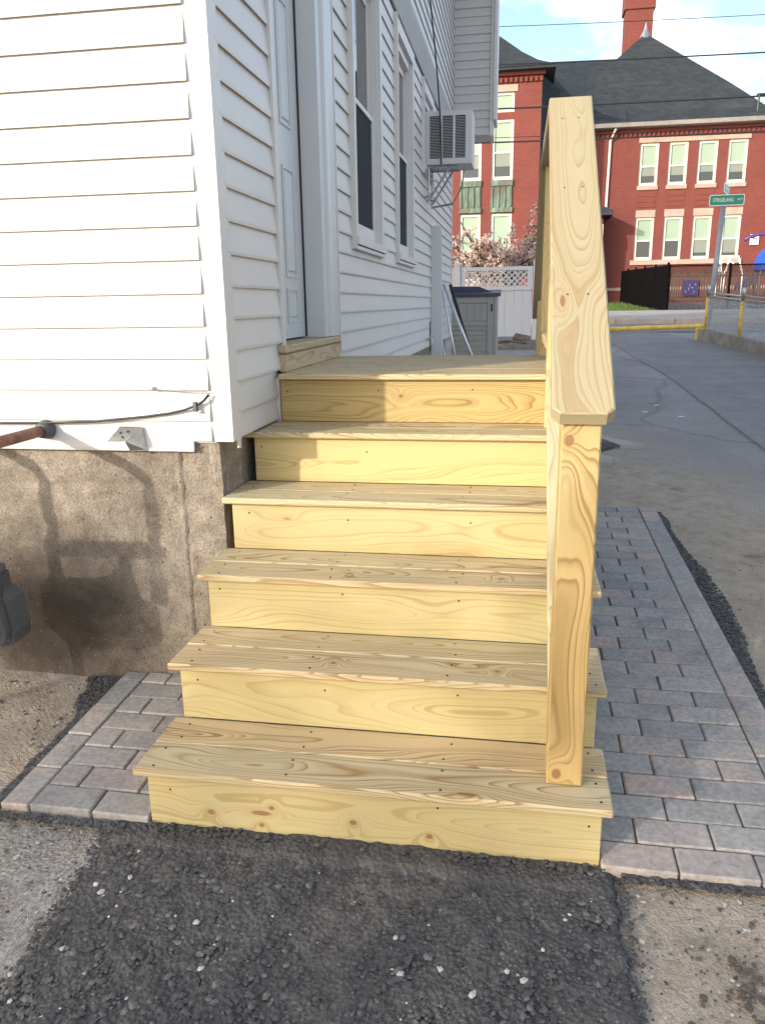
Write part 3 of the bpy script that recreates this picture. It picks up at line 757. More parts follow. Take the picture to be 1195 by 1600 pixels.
def corner():
    mb = MB()
    pf = [(-.024, YF), (XS, YF), (XS, YF+.083), (XS-.012, YF+.083), (XS-.012, YF+.030), (-.024, YF+.012)]
    mb.prism(pf, .936, 4.2, 2)
    o = mb.build('corner_post', M['trim'], H)
    for x in (-.003, .022): MB().box(x-.0012, x+.0012, YF-.0012, YF+.004, .95, 4.2).build('corner_bead', M['trim'], o)
    MB().prism([(YF+.06, .905), (YF+.083, .90), (YF+.083, .965), (YF+.066, .962), (YF+.058, .935)], XS-.010, XS-.004, 0).build('bent_end', M['trim'], o)
corner()
# side wall with its openings
sw = MB()
DO0, DO1, ZD0, ZD1 = 1.415, 2.085, 1.16, 3.25
WIN = [(2.83, 3.81), (4.45, 5.41), (6.10, 6.95)]
ZW0, ZW1 = 1.70, 3.26
ZW3 = 2.58
XW = .034
cuts = [(.80, DO0-.031), (DO1+.004, WIN[0][0]+.05), (WIN[0][1]-.05, WIN[1][0]+.05), (WIN[1][1]-.05, WIN[2][0]+.05), (WIN[2][1]-.05, 9.4)]
for a, b in cuts: sw.box(-.25, XW, a, b, .942, 4.2)
for a, b in WIN:
    sw.box(-.25, XW, a+.0501, b-.0501, .942, (ZW3 if a > 6 else ZW0)+.04); sw.box(-.25, XW, a+.0501, b-.0501, ZW1-.04, 4.2)
sw.box(-.25, XW, DO0-.0305, DO1+.0035, .942, ZD0-.05); sw.box(-.25, XW, DO0-.0305, DO1+.0035, ZD1+.17, 4.2)
side = sw.build('side_wall', M['trim'], H)
for k in range(0, 24):
    z = .94 if k == 0 else ZK(k)+.02; h = (ZK(1)+.02-.94) if k == 0 else .1027
    end = 1.300 if z < 1.10 else 1.392
    clap('clapboard', 'S', YF+.060, end, z, h, side)
    segs = [(2.41, 9.38)]
    if z > ZW3-.03 and z < ZW1+.02: segs = [(2.41, WIN[0][0]-.006), (WIN[0][1]+.006, WIN[1][0]-.006), (WIN[1][1]+.006, WIN[2][0]), (WIN[2][1], 9.38)]
    elif z > ZW0-.03 and z < ZW1: segs = [(2.41, WIN[0][0]-.006), (WIN[0][1]+.006, WIN[1][0]-.006), (WIN[1][1]+.006, 9.38)]
    elif z < 1.6: segs = [(2.41, 4.1+.35*((k*5) % 3)), (4.103+.35*((k*5) % 3), 9.38)]
    for a, b in segs: clap('clapboard', 'S', a, b, z, h, side)
    if z > ZD1: clap('clapboard', 'S', 1.385, 2.41, z, h, side)
MB().box(-.10, XS+.009, 1.386, 1.412, 1.145, 4.0).build('door_channel', M['trim'], H)
MB().box(XS-.030, XS+.006, 1.300, 1.318, .93, 1.10).build('end_channel', M['trim'], H)
MB().box(XS-.055, XS+.004, 9.38, 9.46, .94, 4.2).build('corner_post', M['trim'], H)
# door
dr = thing_door = MB().box(-.085, -.040, DO0-.02, DO1+.012, 1.232, ZD1).build('door', M['door'], H)
for (za, zb) in ((1.33, 1.452), (1.498, 1.960), (2.125, 2.166+.45), (2.70, 3.10)):
    for (ya, yb) in ((1.47, 1.70), (1.79, 1.955)):
        if za == 1.33: za2 = 1.30
        else: za2 = za
        p = MB()
        p.box(-.041, -.0335, ya, yb, za2, za2+.012); p.box(-.041, -.0335, ya, yb, zb-.012, zb); p.box(-.041, -.0335, ya, ya+.012, za2+.012, zb-.012); p.box(-.041, -.0335, yb-.012, yb, za2+.012, zb-.012)
        p.build('panel_moulding', M['door'], dr)
        MB().cbox(.010, yb-ya-.05, zb-za2-.05, .004, Matrix.Translation((-.038, (ya+yb)/2, (za2+zb)/2))).build('raised_panel', M['door'], dr)
MB().box(-.12, -.088, DO0-.03, DO1+.03, 1.16, ZD1+.02).build('door_backing', M['dark'], dr)
MB().box(-.041, -.031, DO1-.004, DO1+.008, 1.232, ZD1).build('weather_strip', M['black'], dr)
cs_ = MB(); cs_.box(-.10, .058, DO1, DO1+.085, 1.226, 3.4); cas = cs_.build('door_jamb', M['door'], H)
MB().prism([(.058, DO1+.085), (.072, DO1+.09), (.076, DO1+.13), (.076, DO1+.235), (.066, DO1+.25), (.03, DO1+.25), (.03, DO1+.085)], 1.226, 3.4, 2).build('casing', M['door'], cas)
MB().box(.03, .080, DO1+.25, DO1+.262, 1.14, 3.4).build('channel', M['trim'], cas); MB().box(.03, .062, DO1+.262, DO1+.325, 1.14, 3.4).build('channel', M['trim'], cas)
MB().box(-.10, .05, DO0-.03, DO0, 1.226, 3.4).build('door_jamb', M['door'], H)
MB().box(-.10, .06, DO0, DO1, ZD1+.003, ZD1+.16).build('door_head', M['door'], H)
# threshold of treated timber
th = thing('door_threshold', (.05, 1.83, 1.13), 'weathered timber threshold step under the white door', 'threshold')
board('tread_board', M['oldpine'], .985, .19, .032, (-.013, 1.832, 1.207), th, (0, 0, R_(90)), c=.006)
board('riser', M['oldpine'], .965, .070, .03, (.060, 1.832, 1.153), th, (R_(90), 0, R_(90)), c=.003)
# windows
def window(y0, y1, lower='screen', ZW0=ZW0, zmid=2.505):
    wnd = bpy.data.objects.new('window', None); link(wnd, H, (XS, (y0+y1)/2, ZW0))
    def p(name, mb, mat): return mb.build(name, mat, wnd, WL[wnd.name])
    cw = .085
    fr = MB(); fr.box(.02, .068, y0, y0+cw, ZW0+.03, ZW1); fr.box(.02, .068, y1-cw, y1, ZW0+.03, ZW1); fr.box(.02, .070, y0-.01, y1+.01, ZW1+.0005, ZW1+.085)
    fr.box(.0, .048, y0+cw, y0+cw+.022, ZW0+.03, ZW1); fr.box(.0, .048, y1-cw-.022, y1-cw, ZW0+.03, ZW1)
    fr.box(-.01, .030, y0+cw+.022, y0+cw+.036, ZW0+.03, ZW1); fr.box(-.01, .030, y1-cw-.036, y1-cw-.022, ZW0+.03, ZW1); fr.box(-.01, .040, y0+cw+.0365, y1-cw-.0365, ZW1-.06, ZW1-.001)
    p('casing', fr, M['trim'])
    p('channel', MB().box(.03, .078, y0-.012, y0-.001, ZW0-.02, ZW1+.1), M['trim'])
    s_ = MB(); s_.prism([(.0, ZW0+.062), (.060, ZW0+.052), (.088, ZW0+.045), (.088, ZW0+.004), (.0, ZW0)], y0-.0005, y1+.0005, 1); p('sill', s_, M['trim'])
    p('sill_channel', MB().box(.03, .080, y0+.002, y1-.002, ZW0-.022, ZW0-.004), M['trim'])
    a, b = y0+cw+.037, y1-cw-.037; zm_ = zmid
    lo = MB(); z0 = ZW0+.065
    lo.box(.004, .026, a, b, z0, z0+.075); lo.box(.004, .026, a, b, zm_-.012, zm_+.014); lo.box(.004, .026, a, a+.04, z0+.075, zm_-.012); lo.box(.004, .026, b-.04, b, z0+.075, zm_-.012)
    p('lower_sash', lo, M['trim'])
    p('lower_pane', MB().box(.012, .0165, a+.04, b-.04, z0+.075, zm_-.012), M[lower])
    up = MB(); up.box(-.022, -.001, a, b, ZW1-.12, ZW1-.061); up.box(-.022, -.001, a, a+.04, zm_-.01, ZW1-.12); up.box(-.022, -.001, b-.04, b, zm_-.01, ZW1-.12); up.box(-.022, -.001, a+.04, b-.04, zm_-.01, zm_+.03)
    p('upper_sash', up, M['trim'])
    p('upper_pane', MB().box(-.012, -.007, a+.04, b-.04, zm_+.03, ZW1-.12), M['pane'])
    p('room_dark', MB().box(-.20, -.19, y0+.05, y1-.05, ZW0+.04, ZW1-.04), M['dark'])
window(*WIN[0]); window(*WIN[1]); window(*WIN[2], 'screen', ZW3, 3.0)
# frieze, upper wall and the projecting upper bay at the far end
MB().prism([(.045, 3.40), (.060, 3.40), (.105, 3.545), (.105, 3.565), (.03, 3.565)], .80, 9.4, 1).build('frieze', M['frieze'], H)
uw = MB().box(-.25, .088, .80, 9.4, 3.57, 6.2).build('upper_wall', M['trim'], H)
for k in range(24): clap('clapboard', 'S', .80, 9.0, 3.57+.1027*k, .1027, uw, .014).location.x += .055
bay = MB().box(-.25, .575, 9.02, 9.45, 3.40, 6.2).build('upper_bay', M['soffit'], H)
for k in range(30):
    z = 3.40+.094*k; me = MB().prism([(9.02, z), (9.006 if k % 3 else 9.0, z+.001), (9.018, z+.0935), (9.02, z+.0935)], .09, .545, 0)
    me.build('soffit_strip', M['soffit'], bay, (.3, 9.01, z))
MB().box(.545, .588, 8.985, 9.46, 3.385, 6.2).build('fascia', M['trim'], bay, (.56, 9.2, 4))
MB().box(.5885, .625, 8.94, 9.46, 3.56, 6.2).build('fascia', M['trim'], bay, (.6, 9.2, 4))
MB().tube([(.15, 8.96, 3.42), (.15, 8.96, 3.62), (.12, 8.99, 3.68)], .022, 10).build('vent_pipe', M['trim'], bay, (.15, 8.96, 3.5), True)
MB().box(HB, -.2502, 9.2, 9.4, .6, 6.2).build('rear_wall', M['trim'], H); MB().box(HB, HB+.2, 1.03, 9.19, .6, 6.2).build('far_wall', M['trim'], H); MB().box(HB+.001, -.012, 1.0245, 1.03, 4.21, 6.2).build('gable_wall', M['trim'], H)
# roof over it all so that light behaves
MB().prism([(-6.4, 6.2), (.75, 6.2), (-2.8, 9.4)], .35, 9.9, 1).build('roof', M['slate'], H)

# air conditioner
AC = thing('air_conditioner', (.28, 6.5, 2.63), 'grey louvred window air conditioner jutting from the house wall', 'air conditioner')
b = MB(); b.box(.06, .500, 6.20, 6.62, 2.635, 2.645); b.box(.06, .500, 6.20, 6.62, 3.078, 3.09); b.box(.488, .500, 6.20, 6.62, 2.645, 3.078); b.box(.06, .073, 6.20, 6.62, 2.645, 3.078); b.box(.073, .488, 6.30, 6.62, 2.645, 3.078)
b.build('cabinet', M['acbody'], AC)
f_ = MB(); cols = [(.108, .205), (.228, .325), (.345, .440)]
f_.box(.073, .108, 6.198, 6.21, 2.645, 3.078)
for (a, c) in ((.205, .228), (.325, .345), (.440, .488)): f_.box(a, c, 6.198, 6.21, 2.645, 3.078)
for (a, c) in cols: f_.box(a, c, 6.198, 6.21, 2.645, 2.685); f_.box(a, c, 6.198, 6.21, 3.048, 3.078)
f_.build('grille_frame', M['acbody'], AC)
sl = MB()
for (a, c) in cols:
    for k in range(27): z = 2.692+k*.0132; sl.box(a, c, 6.204, 6.214, z, z+.0032)
sl.build('louvres', M['acbody'], AC)
MB().box(.074, .487, 6.29, 6.295, 2.646, 3.077).build('louvre_shade', M['dark'], AC)  # dark sheet painted in for the shade behind the louvres
BR = thing('wall_bracket', (.10, 6.3, 2.3), 'grey steel support bracket bolted under the air conditioner', 'bracket')
for yy in (6.24, 6.56):
    b = MB(); b.tube([(.095, yy, 2.633), (.095, yy, 2.30)], .010, 6); b.tube([(.305, yy, 2.633), (.10, yy, 2.33)], .011, 6); b.tube([(.06, yy, 2.36), (.12, yy, 2.36)], .012, 6); b.tube([(.09, yy, 2.625), (.36, yy, 2.625)], .008, 6)
    b.build('arm', M['galv'], BR)
b = MB().tube([(.40, 6.6, 2.633), (.39, 6.6, 2.50), (.30, 6.6, 2.33), (.08, 6.6, 2.30)], .011, 6).build('stay', M['galv'], BR)
tag(MB().tube([(.10, 6.09, 4.6), (.124, 6.1, 3.965), (.159, 6.1, 3.66), (.189, 6.11, 3.35), (.205, 6.15, 3.10), (.212, 6.185, 2.95), (.218, 6.185, 2.63)], .0075, 6).build('hanging_cable', M['black'], None, (.2, 6.1, 3.0)), 'black cable hanging down the wall over the air conditioner', 'cable')

# low-voltage cable, clip, bracket on the front wall
cpts = [(-1.6, .752, .990), (-.796, .752, .995), (-.6, .752, .997), (-.432, .752, 1.003), (-.243, .752, 1.022), (-.16, .752, 1.033), (-.104, .752, 1.045), (-.058, .752, 1.062), (-.035, .753, 1.076), (-.018, .758, 1.095)]
tag(MB().tube(cpts, .0042, 8).build('coax_cable', M['black'], None, (-.6, .76, .99), True), 'black cable running along the bottom of the white siding', 'cable')
c = thing('cable_clip', (-.065, .755, 1.055), 'small grey clip holding the black cable near the house corner', 'clip')
MB().box(-.071, -.060, .744, .760, 1.040, 1.072, None).build('strap', M['meter'], c); MB().lathe([(.005, 0), (.005, .004), (.001, .005)], (-.052, .757, 1.038), 8, Matrix.Rotation(R_(90), 3, 'X')).build('nail_head', M['galv'], c)
c = thing('wire_hook', (-.21, .755, 1.11), 'thin grey wire stapled to the siding above the black cable', 'wire')
MB().tube([(-.205, .757, 1.113), (-.15, .756, 1.109), (-.09, .756, 1.104), (-.022, .757, 1.105)], .0018, 6).build('wire', M['galv'], c)
MB().lathe([(.004, -.004), (.008, 0), (.007, .006), (.002, .009)], (-.212, .758, 1.115), 10, Matrix.Rotation(R_(90), 3, 'X')).build('hook', M['galv'], c)
jb = thing('joist_bracket', (-.30, .76, .90), 'bent galvanised steel bracket screwed to the siding bottom', 'bracket')
th_ = .003
q = MB()
q.add([(-.347, .762, .986), (-.268, .762, .986), (-.294, .692, .948), (-.361, .692, .945)]+[(-.347, .762, .983), (-.268, .762, .983), (-.294, .692, .945), (-.361, .692, .942)], [(0, 3, 2, 1), (4, 5, 6, 7), (0, 1, 5, 4), (1, 2, 6, 5), (2, 3, 7, 6), (3, 0, 4, 7)])
q.build('flange', M['galv'], jb)
q = MB(); q.add([(-.268, .762, .985), (-.294, .692, .946), (-.300, .735, .905), (-.252, .762, .905)]+[(-.271, .762, .985), (-.297, .692, .946), (-.303, .735, .905), (-.255, .764, .905)], [(0, 1, 2, 3), (7, 6, 5, 4), (0, 4, 5, 1), (1, 5, 6, 2), (2, 6, 7, 3), (3, 7, 4, 0)])
q.build('web', M['galv'], jb)
for (hx_, hy_, hz_) in ((-.305, .735, .9735), (-.328, .728, .9695), (-.312, .708, .9595)): MB().lathe([(.0042, 0), (.0042, .0012)], (hx_, hy_, hz_), 10, Matrix.Rotation(R_(28), 3, 'X')).build('bolt_hole', M['black'], jb)

# gas meter (mostly left of the frame) and its pipes
GM = thing('gas_meter', (-.72, .42, 0), 'grey gas meter with pipes standing against the concrete foundation', 'gas meter')
def arc_pipe(x, y0, yw, zt, zb): return [(x, yw, zt), (x, y0+.05, zt), (x, y0+.015, zt-.015), (x, y0, zt-.05), (x, y0, zb)]
MB().tube(arc_pipe(-.622, .375, .775, .972, .60), .019, 14).build('outlet_pipe', M['rustpipe'], GM, smooth=True)
MB().lathe([(.030, 0), (.034, .010), (.030, .022), (.025, .045), (.020, .047)], (-.622, .772, .972), 16, Matrix.Rotation(R_(90), 3, 'X')).build('wall_collar', M['meter'], GM, smooth=True)
MB().tube(arc_pipe(-1.02, .375, .775, .985, .60), .019, 14).build('inlet_pipe', M['rustpipe'], GM, smooth=True)
MB().cbox(.46, .055, .05, .012, Matrix.Translation((-.82, .375, .70))).build('meter_bar', M['meter'], GM)
for xx in (-.69, -.97): MB().tube([(xx, .44, .70), (xx, .44, .52)], .021, 12).build('swivel', M['meter'], GM, smooth=True)
MB().cbox(.34, .20, .24, .05, Matrix.Translation((-.83, .44, .42))).build('meter_body', M['meter'], GM, smooth=False)
MB().cbox(.30, .06, .17, .02, Matrix.Translation((-.83, .32, .44))).build('index_cover', M['meter'], GM)
pf_ = [(-.77, .305), (-.635, .305), (-.612, .325), (-.606, .36), (-.618, .465), (-.642, .492), (-.658, .498), (-.662, .545), (-.70, .545), (-.77, .52)]
rg = MB().prism(pf_, .425, .515, 1).build('regulator', M['meter'], GM)
MB().prism([(x-.012 if x > -.76 else x, .32+(z-.305)*.88) for x, z in pf_[:6]]+[(-.77, .47)], .395, .4245, 1).build('face_plate', M['meter'], rg)
MB().tube([(-.68, .47, .546), (-.68, .47, .556), (-.68, .47, .572)], .034, 14).build('cap', M['meter'], rg, smooth=True)
for (bx_, bz_) in ((-.632, .335), (-.634, .40), (-.643, .46)): MB().lathe([(.007, -.004), (.007, .006), (.003, .008)], (bx_, .423, bz_), 6, Matrix.Rotation(R_(90), 3, 'X')).build('bolt', M['galv'], rg)
for xx in (-.622, -1.02): MB().tube([(xx, .375, .62), (xx, .375, .50)], .026, 12).build('union', M['meter'], GM, smooth=True)
MB().tube([(-.93, .44, .31), (-.93, .44, G(.44)-.03)], .02, 10).build('stand', M['rustpipe'], GM)

# ------------------------------------------------------------------ things behind the landing
tag(MB().cbox(.115, .032, 1.85, .003, Matrix.Translation((.108, 6.90, G(6.9)+.92)) @ Matrix.Rotation(R_(-.6), 4, 'Y')).build('leaning_board', M['door'], None, (.108, 6.9, G(6.9))), 'long white trim board standing upright against the side wall', 'board')
def pole(x0, y0, x1, y1, z1, r, mat, label):
    tag(MB().tube([(x1, y1, G(y1)), (x0, y0, z1)], r, 10).build('leaning_pole', mat, None, (x1, y1, G(y1)), True), label, 'pole', 'poles leaning on the side wall')
pole(.085, 7.9, .60, 7.85, 1.60, .019, M['aluminium'], 'thickest white pole leaning against the wall beside the shed')
pole(.075, 7.75, .33, 7.7, 1.58, .015, M['aluminium'], 'slim white pole leaning between the board and the thicker pole')
pole(.075, 7.6, .21, 7.55, 1.10, .009, M['aluminium'], 'short thin white rod leaning low on the wall by the upright board')
pole(.13, 8.3, .52, 8.25, 1.60, .022, M['black'], 'black pole leaning behind the white poles')
cl = thing('wall_spigot', (.06, 6.45, .95), 'small metal spigot with lever on the siding before the white board', 'spigot')
MB().tube([(.05, 6.45, 1.02), (.10, 6.45, 1.02), (.11, 6.45, .98)], .010, 8).build('spout', M['galv'], cl); MB().tube([(.085, 6.45, .90), (.085, 6.45, 1.20)], .006, 6).build('rod', M['black'], cl); MB().box(.07, .13, 6.44, 6.46, 1.035, 1.047).build('lever', M['galv'], cl)

SH = thing('storage_shed', (.35, 10.1, G(10.1)), 'grey resin storage shed with navy lid behind the landing', 'shed')
sx0, sx1, sy0, sy1, sz0, sz1 = .03, .665, 9.75, 10.35, G(10.1), 1.465
MB().box(sx0, sx1, sy0, sy1, sz0, sz1).build('body', M['shed'], SH)
def shp(name, x0, x1, z0, z1, d=.015): MB().cbox(x1-x0, d*2, z1-z0, .006, Matrix.Translation(((x0+x1)/2, sy0, (z0+z1)/2))).build(name, M['shed'], SH)
shp('door_rail', sx0+.002, .53, 1.375, 1.455); shp('door_rail', sx0+.002, .53, 1.06, 1.12); shp('door_stile', .53, .615, sz0+.02, 1.455); shp('door_rail', sx0+.002, .53, 1.0, 1.025, .012)
for i in range(5): shp('vertical_plank', sx0+.01+i*.1, sx0+.10+i*.1, 1.125, 1.37, .006)
for i in range(7):
    z = sz0+.03+i*.074; shp('horizontal_plank', sx0+.01, .525, z, z+.068, .007)
shp('side_trim', .62, .664, sz0+.02, 1.455, .010)
MB().cbox(.02, .03, .10, .006, Matrix.Translation((.592, sy0-.02, 1.31))).build('handle', M['dark'], SH)
ld = MB(); ld.prism([(9.70, 1.466), (10.40, 1.466), (10.40, 1.56), (9.70, 1.505)], -.02, .70, 0); lid = ld.build('lid', M['shedlid'], SH)
MB().prism([(.0, 1.56), (.42, 1.56), (.56, 1.50), (.02, 1.50)][::-1] if False else [(-.01, 1.515), (.60, 1.515), (.40, 1.60), (.01, 1.605)], 9.90, 10.38, 1).build('lid_panel', M['shedlid'], lid)

FN = thing('vinyl_fence', (.5, 15, G(15)), 'white vinyl privacy fence panel with lattice top behind the shed', 'fence')
fx0, fx1, fz0, fz1 = -.235, 1.215, .70, 2.075
for i, xx in enumerate((-.30, 1.285, -2.1)):
    p = MB(); p.box(xx-.06, xx+.06, 14.94, 15.06, G(15)-.05, 2.12); p.box(xx-.075, xx+.075, 14.925, 15.075, 2.12, 2.15); p.add([(xx-.06, 14.94, 2.15), (xx+.06, 14.94, 2.15), (xx+.06, 15.06, 2.15), (xx-.06, 15.06, 2.15), (xx, 15, 2.25)], [(0, 1, 4), (1, 2, 4), (2, 3, 4), (3, 0, 4), (3, 2, 1, 0)])
    p.build('fence_post', M['fencevinyl'], FN)
for (a, b_) in ((fx0, fx1), (-2.04, -.365)):
    for (za, zb) in ((2.005, 2.075), (1.615, 1.69), (.70, .78)): MB().box(a, b_, 14.965, 15.035, za, zb).build('fence_rail', M['fencevinyl'], FN)
    n = 8; wd = (b_-a)/n
    for i in range(n): MB().cbox(wd-.004, .03, .835, .004, Matrix.Translation((a+wd*(i+.5), 15, 1.1975))).build('picket', M['fencevinyl'], FN)
    for xx in (a, b_-.10): MB().box(xx, xx+.10, 14.972, 15.028, 1.69, 2.005).build('lattice_frame', M['fencevinyl'], FN)
    la, lb = a+.10, b_-.10; z0, z1 = 1.69, 2.005; hh = z1-z0; lt = MB(); x = la-hh
    while x < lb:
        for sgn, yy in ((1, 14.995), (-1, 15.006)):
            p0, p1 = (x, z0), (x+hh, z1)
            if sgn < 0: p0, p1 = (x, z1), (x+hh, z0)
            t0 = max(0, (la-p0[0])/hh); t1 = min(1, (lb-p0[0])/hh)
            if t1 > t0:
                A = (p0[0]+hh*t0, p0[1]+(p1[1]-p0[1])*t0); B = (p0[0]+hh*t1, p0[1]+(p1[1]-p0[1])*t1); wq = .017
                lt.add([(A[0]-wq, yy-.005, A[1]), (A[0]+wq, yy-.005, A[1]), (B[0]+wq, yy-.005, B[1]), (B[0]-wq, yy-.005, B[1]), (A[0]-wq, yy+.005, A[1]), (A[0]+wq, yy+.005, A[1]), (B[0]+wq, yy+.005, B[1]), (B[0]-wq, yy+.005, B[1])], [(0, 1, 2, 3), (7, 6, 5, 4), (0, 4, 5, 1), (1, 5, 6, 2), (2, 6, 7, 3), (3, 7, 4, 0)])
        x += .115
    lt.build('lattice', M['fencevinyl'], FN)

# scrap wood pile
rr = random.Random(4)
SCR = ['broken brown timber scrap lying before the white fence', 'wide brown plank leaning on the scrap pile by the fence', 'pale flat plank on the ground before the white fence', 'dark split log lying under the plank by the fence', 'short brown timber end on the debris by the fence', 'thin grey plank flat on the debris before the fence']
spec = [((.78, 13.3, .66), (.36, .10, .05), (8, 4, 12), 'branchwood'), ((1.02, 13.45, .74), (.30, .16, .035), (38, 10, -20), 'branchwood'), ((.70, 13.1, .615), (.40, .12, .03), (0, 3, 25), 'oldpine'), ((.92, 13.2, .64), (.42, .09, .08), (0, 6, -14), 'bark'), ((1.12, 13.3, .65), (.22, .10, .06), (10, 0, 30), 'branchwood'), ((1.0, 13.0, .60), (.45, .12, .025), (0, 0, -8), 'walk')]
for (l, d, r, mt), lab in zip(spec, SCR):
    M4 = Matrix.Translation(l) @ Matrix.Rotation(R_(r[2]), 4, 'Z') @ Matrix.Rotation(R_(r[1]), 4, 'Y') @ Matrix.Rotation(R_(r[0]), 4, 'X')
    tag(MB().cbox(*d, .008, M4).build('scrap_timber', M[mt], None, l), lab, 'timber', 'scrap pile by the fence')
hm = MB(); K = 16
for j in range(K+1):
    for i in range(K+1):
        u, v = i/K*2-1, j/K*2-1; e = max(0, 1-u*u)*max(0, 1-v*v)
        x, y = .95+u*.8, 13.4+v*.8; hm.v.append((x, y, G(y)-.02+e*.10+.05*e*noise.noise((x*4, y*4, 0))))
for j in range(K):
    for i in range(K): a = j*(K+1)+i; hm.f.append((a, a+1, a+K+2, a+K+1))
tag(hm.build('soil_mound', M['branchwood'], smooth=True), kind='structure')

# blossom tree
TR = thing('blossom_tree', (.5, 18.0, G(18)), 'pink flowering crab apple tree behind the white fence', 'tree')
rr = random.Random(21); tk = MB(); base = Vector((.5, 18, G(18)))
tk.tube([base+Vector((0, 0, -.1)), base+Vector((.03, 0, .5)), base+Vector((-.02, .02, 1.0))], .11, 9, True, .085)
ends = []; br = MB()
for k in range(13):
    a = 2*math.pi*k/13+rr.uniform(-.2, .2); L = rr.uniform(1.0, 1.5); up = rr.uniform(.55, 1.35)
    p0 = base+Vector((-.02, .02, .9)); pts = [p0]
    for t in (.25, .5, .75, 1):
        pts.append(p0+Vector((math.cos(a)*L*t, math.sin(a)*L*t*.8, up*(t**.8)*1.15+rr.uniform(-.06, .06))))
    tk.tube(pts, .05, 6, True, .012); ends.append(pts)
twigs = []
for pts in ends:
    for q in range(20):
        i = rr.choice((1, 2, 2, 3, 3, 4)); t = rr.random(); p = pts[i-1].lerp(pts[i], t)
        d = Vector((rr.gauss(0, 1), rr.gauss(0, .8), rr.gauss(.35, .7))).normalized(); L = rr.uniform(.22, .60)
        e = p+d*L+Vector((0, 0, .05)); m_ = p+d*L*.5+Vector((rr.uniform(-.05, .05), 0, .07)); tw = [p, m_, e]; twigs.append(tw); br.tube(tw, .011, 4, False, .004)
# a few long whips standing out of the outline
for (x, z) in ((.95, 1.9), (1.25, 1.75), (.25, 1.6), (-.35, 1.4), (.75, 2.05)):
    p = base+Vector((x*.55, -.2, 1.5)); e = base+Vector((x, -.3, z+.78)); tw = [p, p.lerp(e, .55)+Vector((.06, 0, .1)), e]; twigs += [tw]*3; br.tube(tw, .012, 4, False, .004)
tk.build('trunk', M['bark'], TR, smooth=True); br.build('twigs', M['bark'], TR)
pe, lf = MB(), MB()
def quad(mb, c, s, rr):
    n = Vector((rr.gauss(0, 1), rr.gauss(-.2, 1), rr.gauss(.2, 1))).normalized(); a = n.orthogonal().normalized(); b_ = n.cross(a)
    ph = rr.random()*6.3; a, b_ = math.cos(ph)*a+math.sin(ph)*b_, -math.sin(ph)*a+math.cos(ph)*b_
    mb.add([c-a*s, c-b_*s*.6+n*s*.2, c+a*s, c+b_*s*.6+n*s*.2], [(0, 1, 2, 3)])
for tw in twigs:
    for _ in range(rr.randint(9, 14)):
        t = rr.random(); p = tw[0].lerp(tw[1], t*2) if t < .5 else tw[1].lerp(tw[2], t*2-1)
        pc = p+Vector((rr.gauss(0, .02), rr.gauss(0, .02), rr.gauss(0, .02)))
        for _ in range(rr.randint(5, 8)): quad(pe, pc+Vector((rr.gauss(0, .028), rr.gauss(0, .028), rr.gauss(0, .024))), rr.uniform(.020, .038), rr)
    for _ in range(rr.randint(3, 8)):
        t = rr.random(); p = tw[0].lerp(tw[2], t); quad(lf, p+Vector((rr.gauss(0, .06), rr.gauss(0, .06), rr.gauss(0, .05))), rr.uniform(.025, .045), rr)
tag(pe.build('blossoms', M['petal'], TR), kind='stuff'); tag(lf.build('foliage', M['leaf'], TR), kind='stuff')

# ------------------------------------------------------------------ school
SC = thing('brick_school', (4, 44, G(44)), 'red brick school building with slate roof and tall white windows', 'school')
def part(name, mb, mat, parent=SC, smooth=False): return mb.build(name, mat, parent, WL[parent.name], smooth)
def holes_wall(x0, x1, z0, z1, y, depth, holes, mat, name):
    """brick front at y with rectangular window openings"""
    xs = sorted({x0, x1, *[h[0] for h in holes], *[h[1] for h in holes]}); mb = MB()
    for a, b_ in zip(xs, xs[1:]):
        hs = sorted([(h[2], h[3]) for h in holes if h[0] <= a+1e-6 and h[1] >= b_-1e-6]); z = z0
        for (p, q) in hs: mb.box(a, b_, y, y+depth, z, p); z = q
        mb.box(a, b_, y, y+depth, z, z1)
    return part(name, mb, mat)
def school_window(x0, x1, z0, z1, y, low_blind=.5, transom=None, up='blind'):
    wnd = bpy.data.objects.new('window', None); link(wnd, SC, ((x0+x1)/2, y, z0))
    t = .13; d0, d1 = y+.08, y+.2; zm_ = z0+(z1-z0)*.46
    fr = MB(); fr.box(x0, x0+t, d0, d1, z0, z1); fr.box(x1-t, x1, d0, d1, z0, z1); fr.box(x0+t, x1-t, d0, d1, z1-t, z1); fr.box(x0+t, x1-t, d0, d1, z0, z0+t*1.2); fr.box(x0+t, x1-t, d0+.03, d1, zm_-.04, zm_+.04)
    part('frame', fr, M['white'], wnd)
    part('upper_pane', MB().box(x0+t, x1-t, d0+.075, d0+.085, zm_+.04, z1-t), M[up], wnd)
    zb = z0+t*1.2+(zm_-.04-z0-t*1.2)*(1-low_blind)
    if low_blind > 0: part('lower_blind', MB().box(x0+t, x1-t, d0+.075, d0+.085, zb, zm_-.04), M['blind2'], wnd)
    part('lower_pane', MB().box(x0+t, x1-t, d0+.06, d0+.068, z0+t*1.2, zb-.002), M['panefar'], wnd)
    return wnd
YR = 44.0
wx_ = [6.87+i*1.447 for i in range(4)]
holes = [(x, x+.95, 7.17, 9.25) for x in wx_]+[(x, x+.95, 3.46, 5.62) for x in wx_]
holes_wall(3.2, 17.5, .6, 9.75, YR, .35, holes, M['brick'], 'wall')
part('wall', MB().box(3.2, 17.5, YR+.36, YR+12, .6, 9.75), M['brick'])
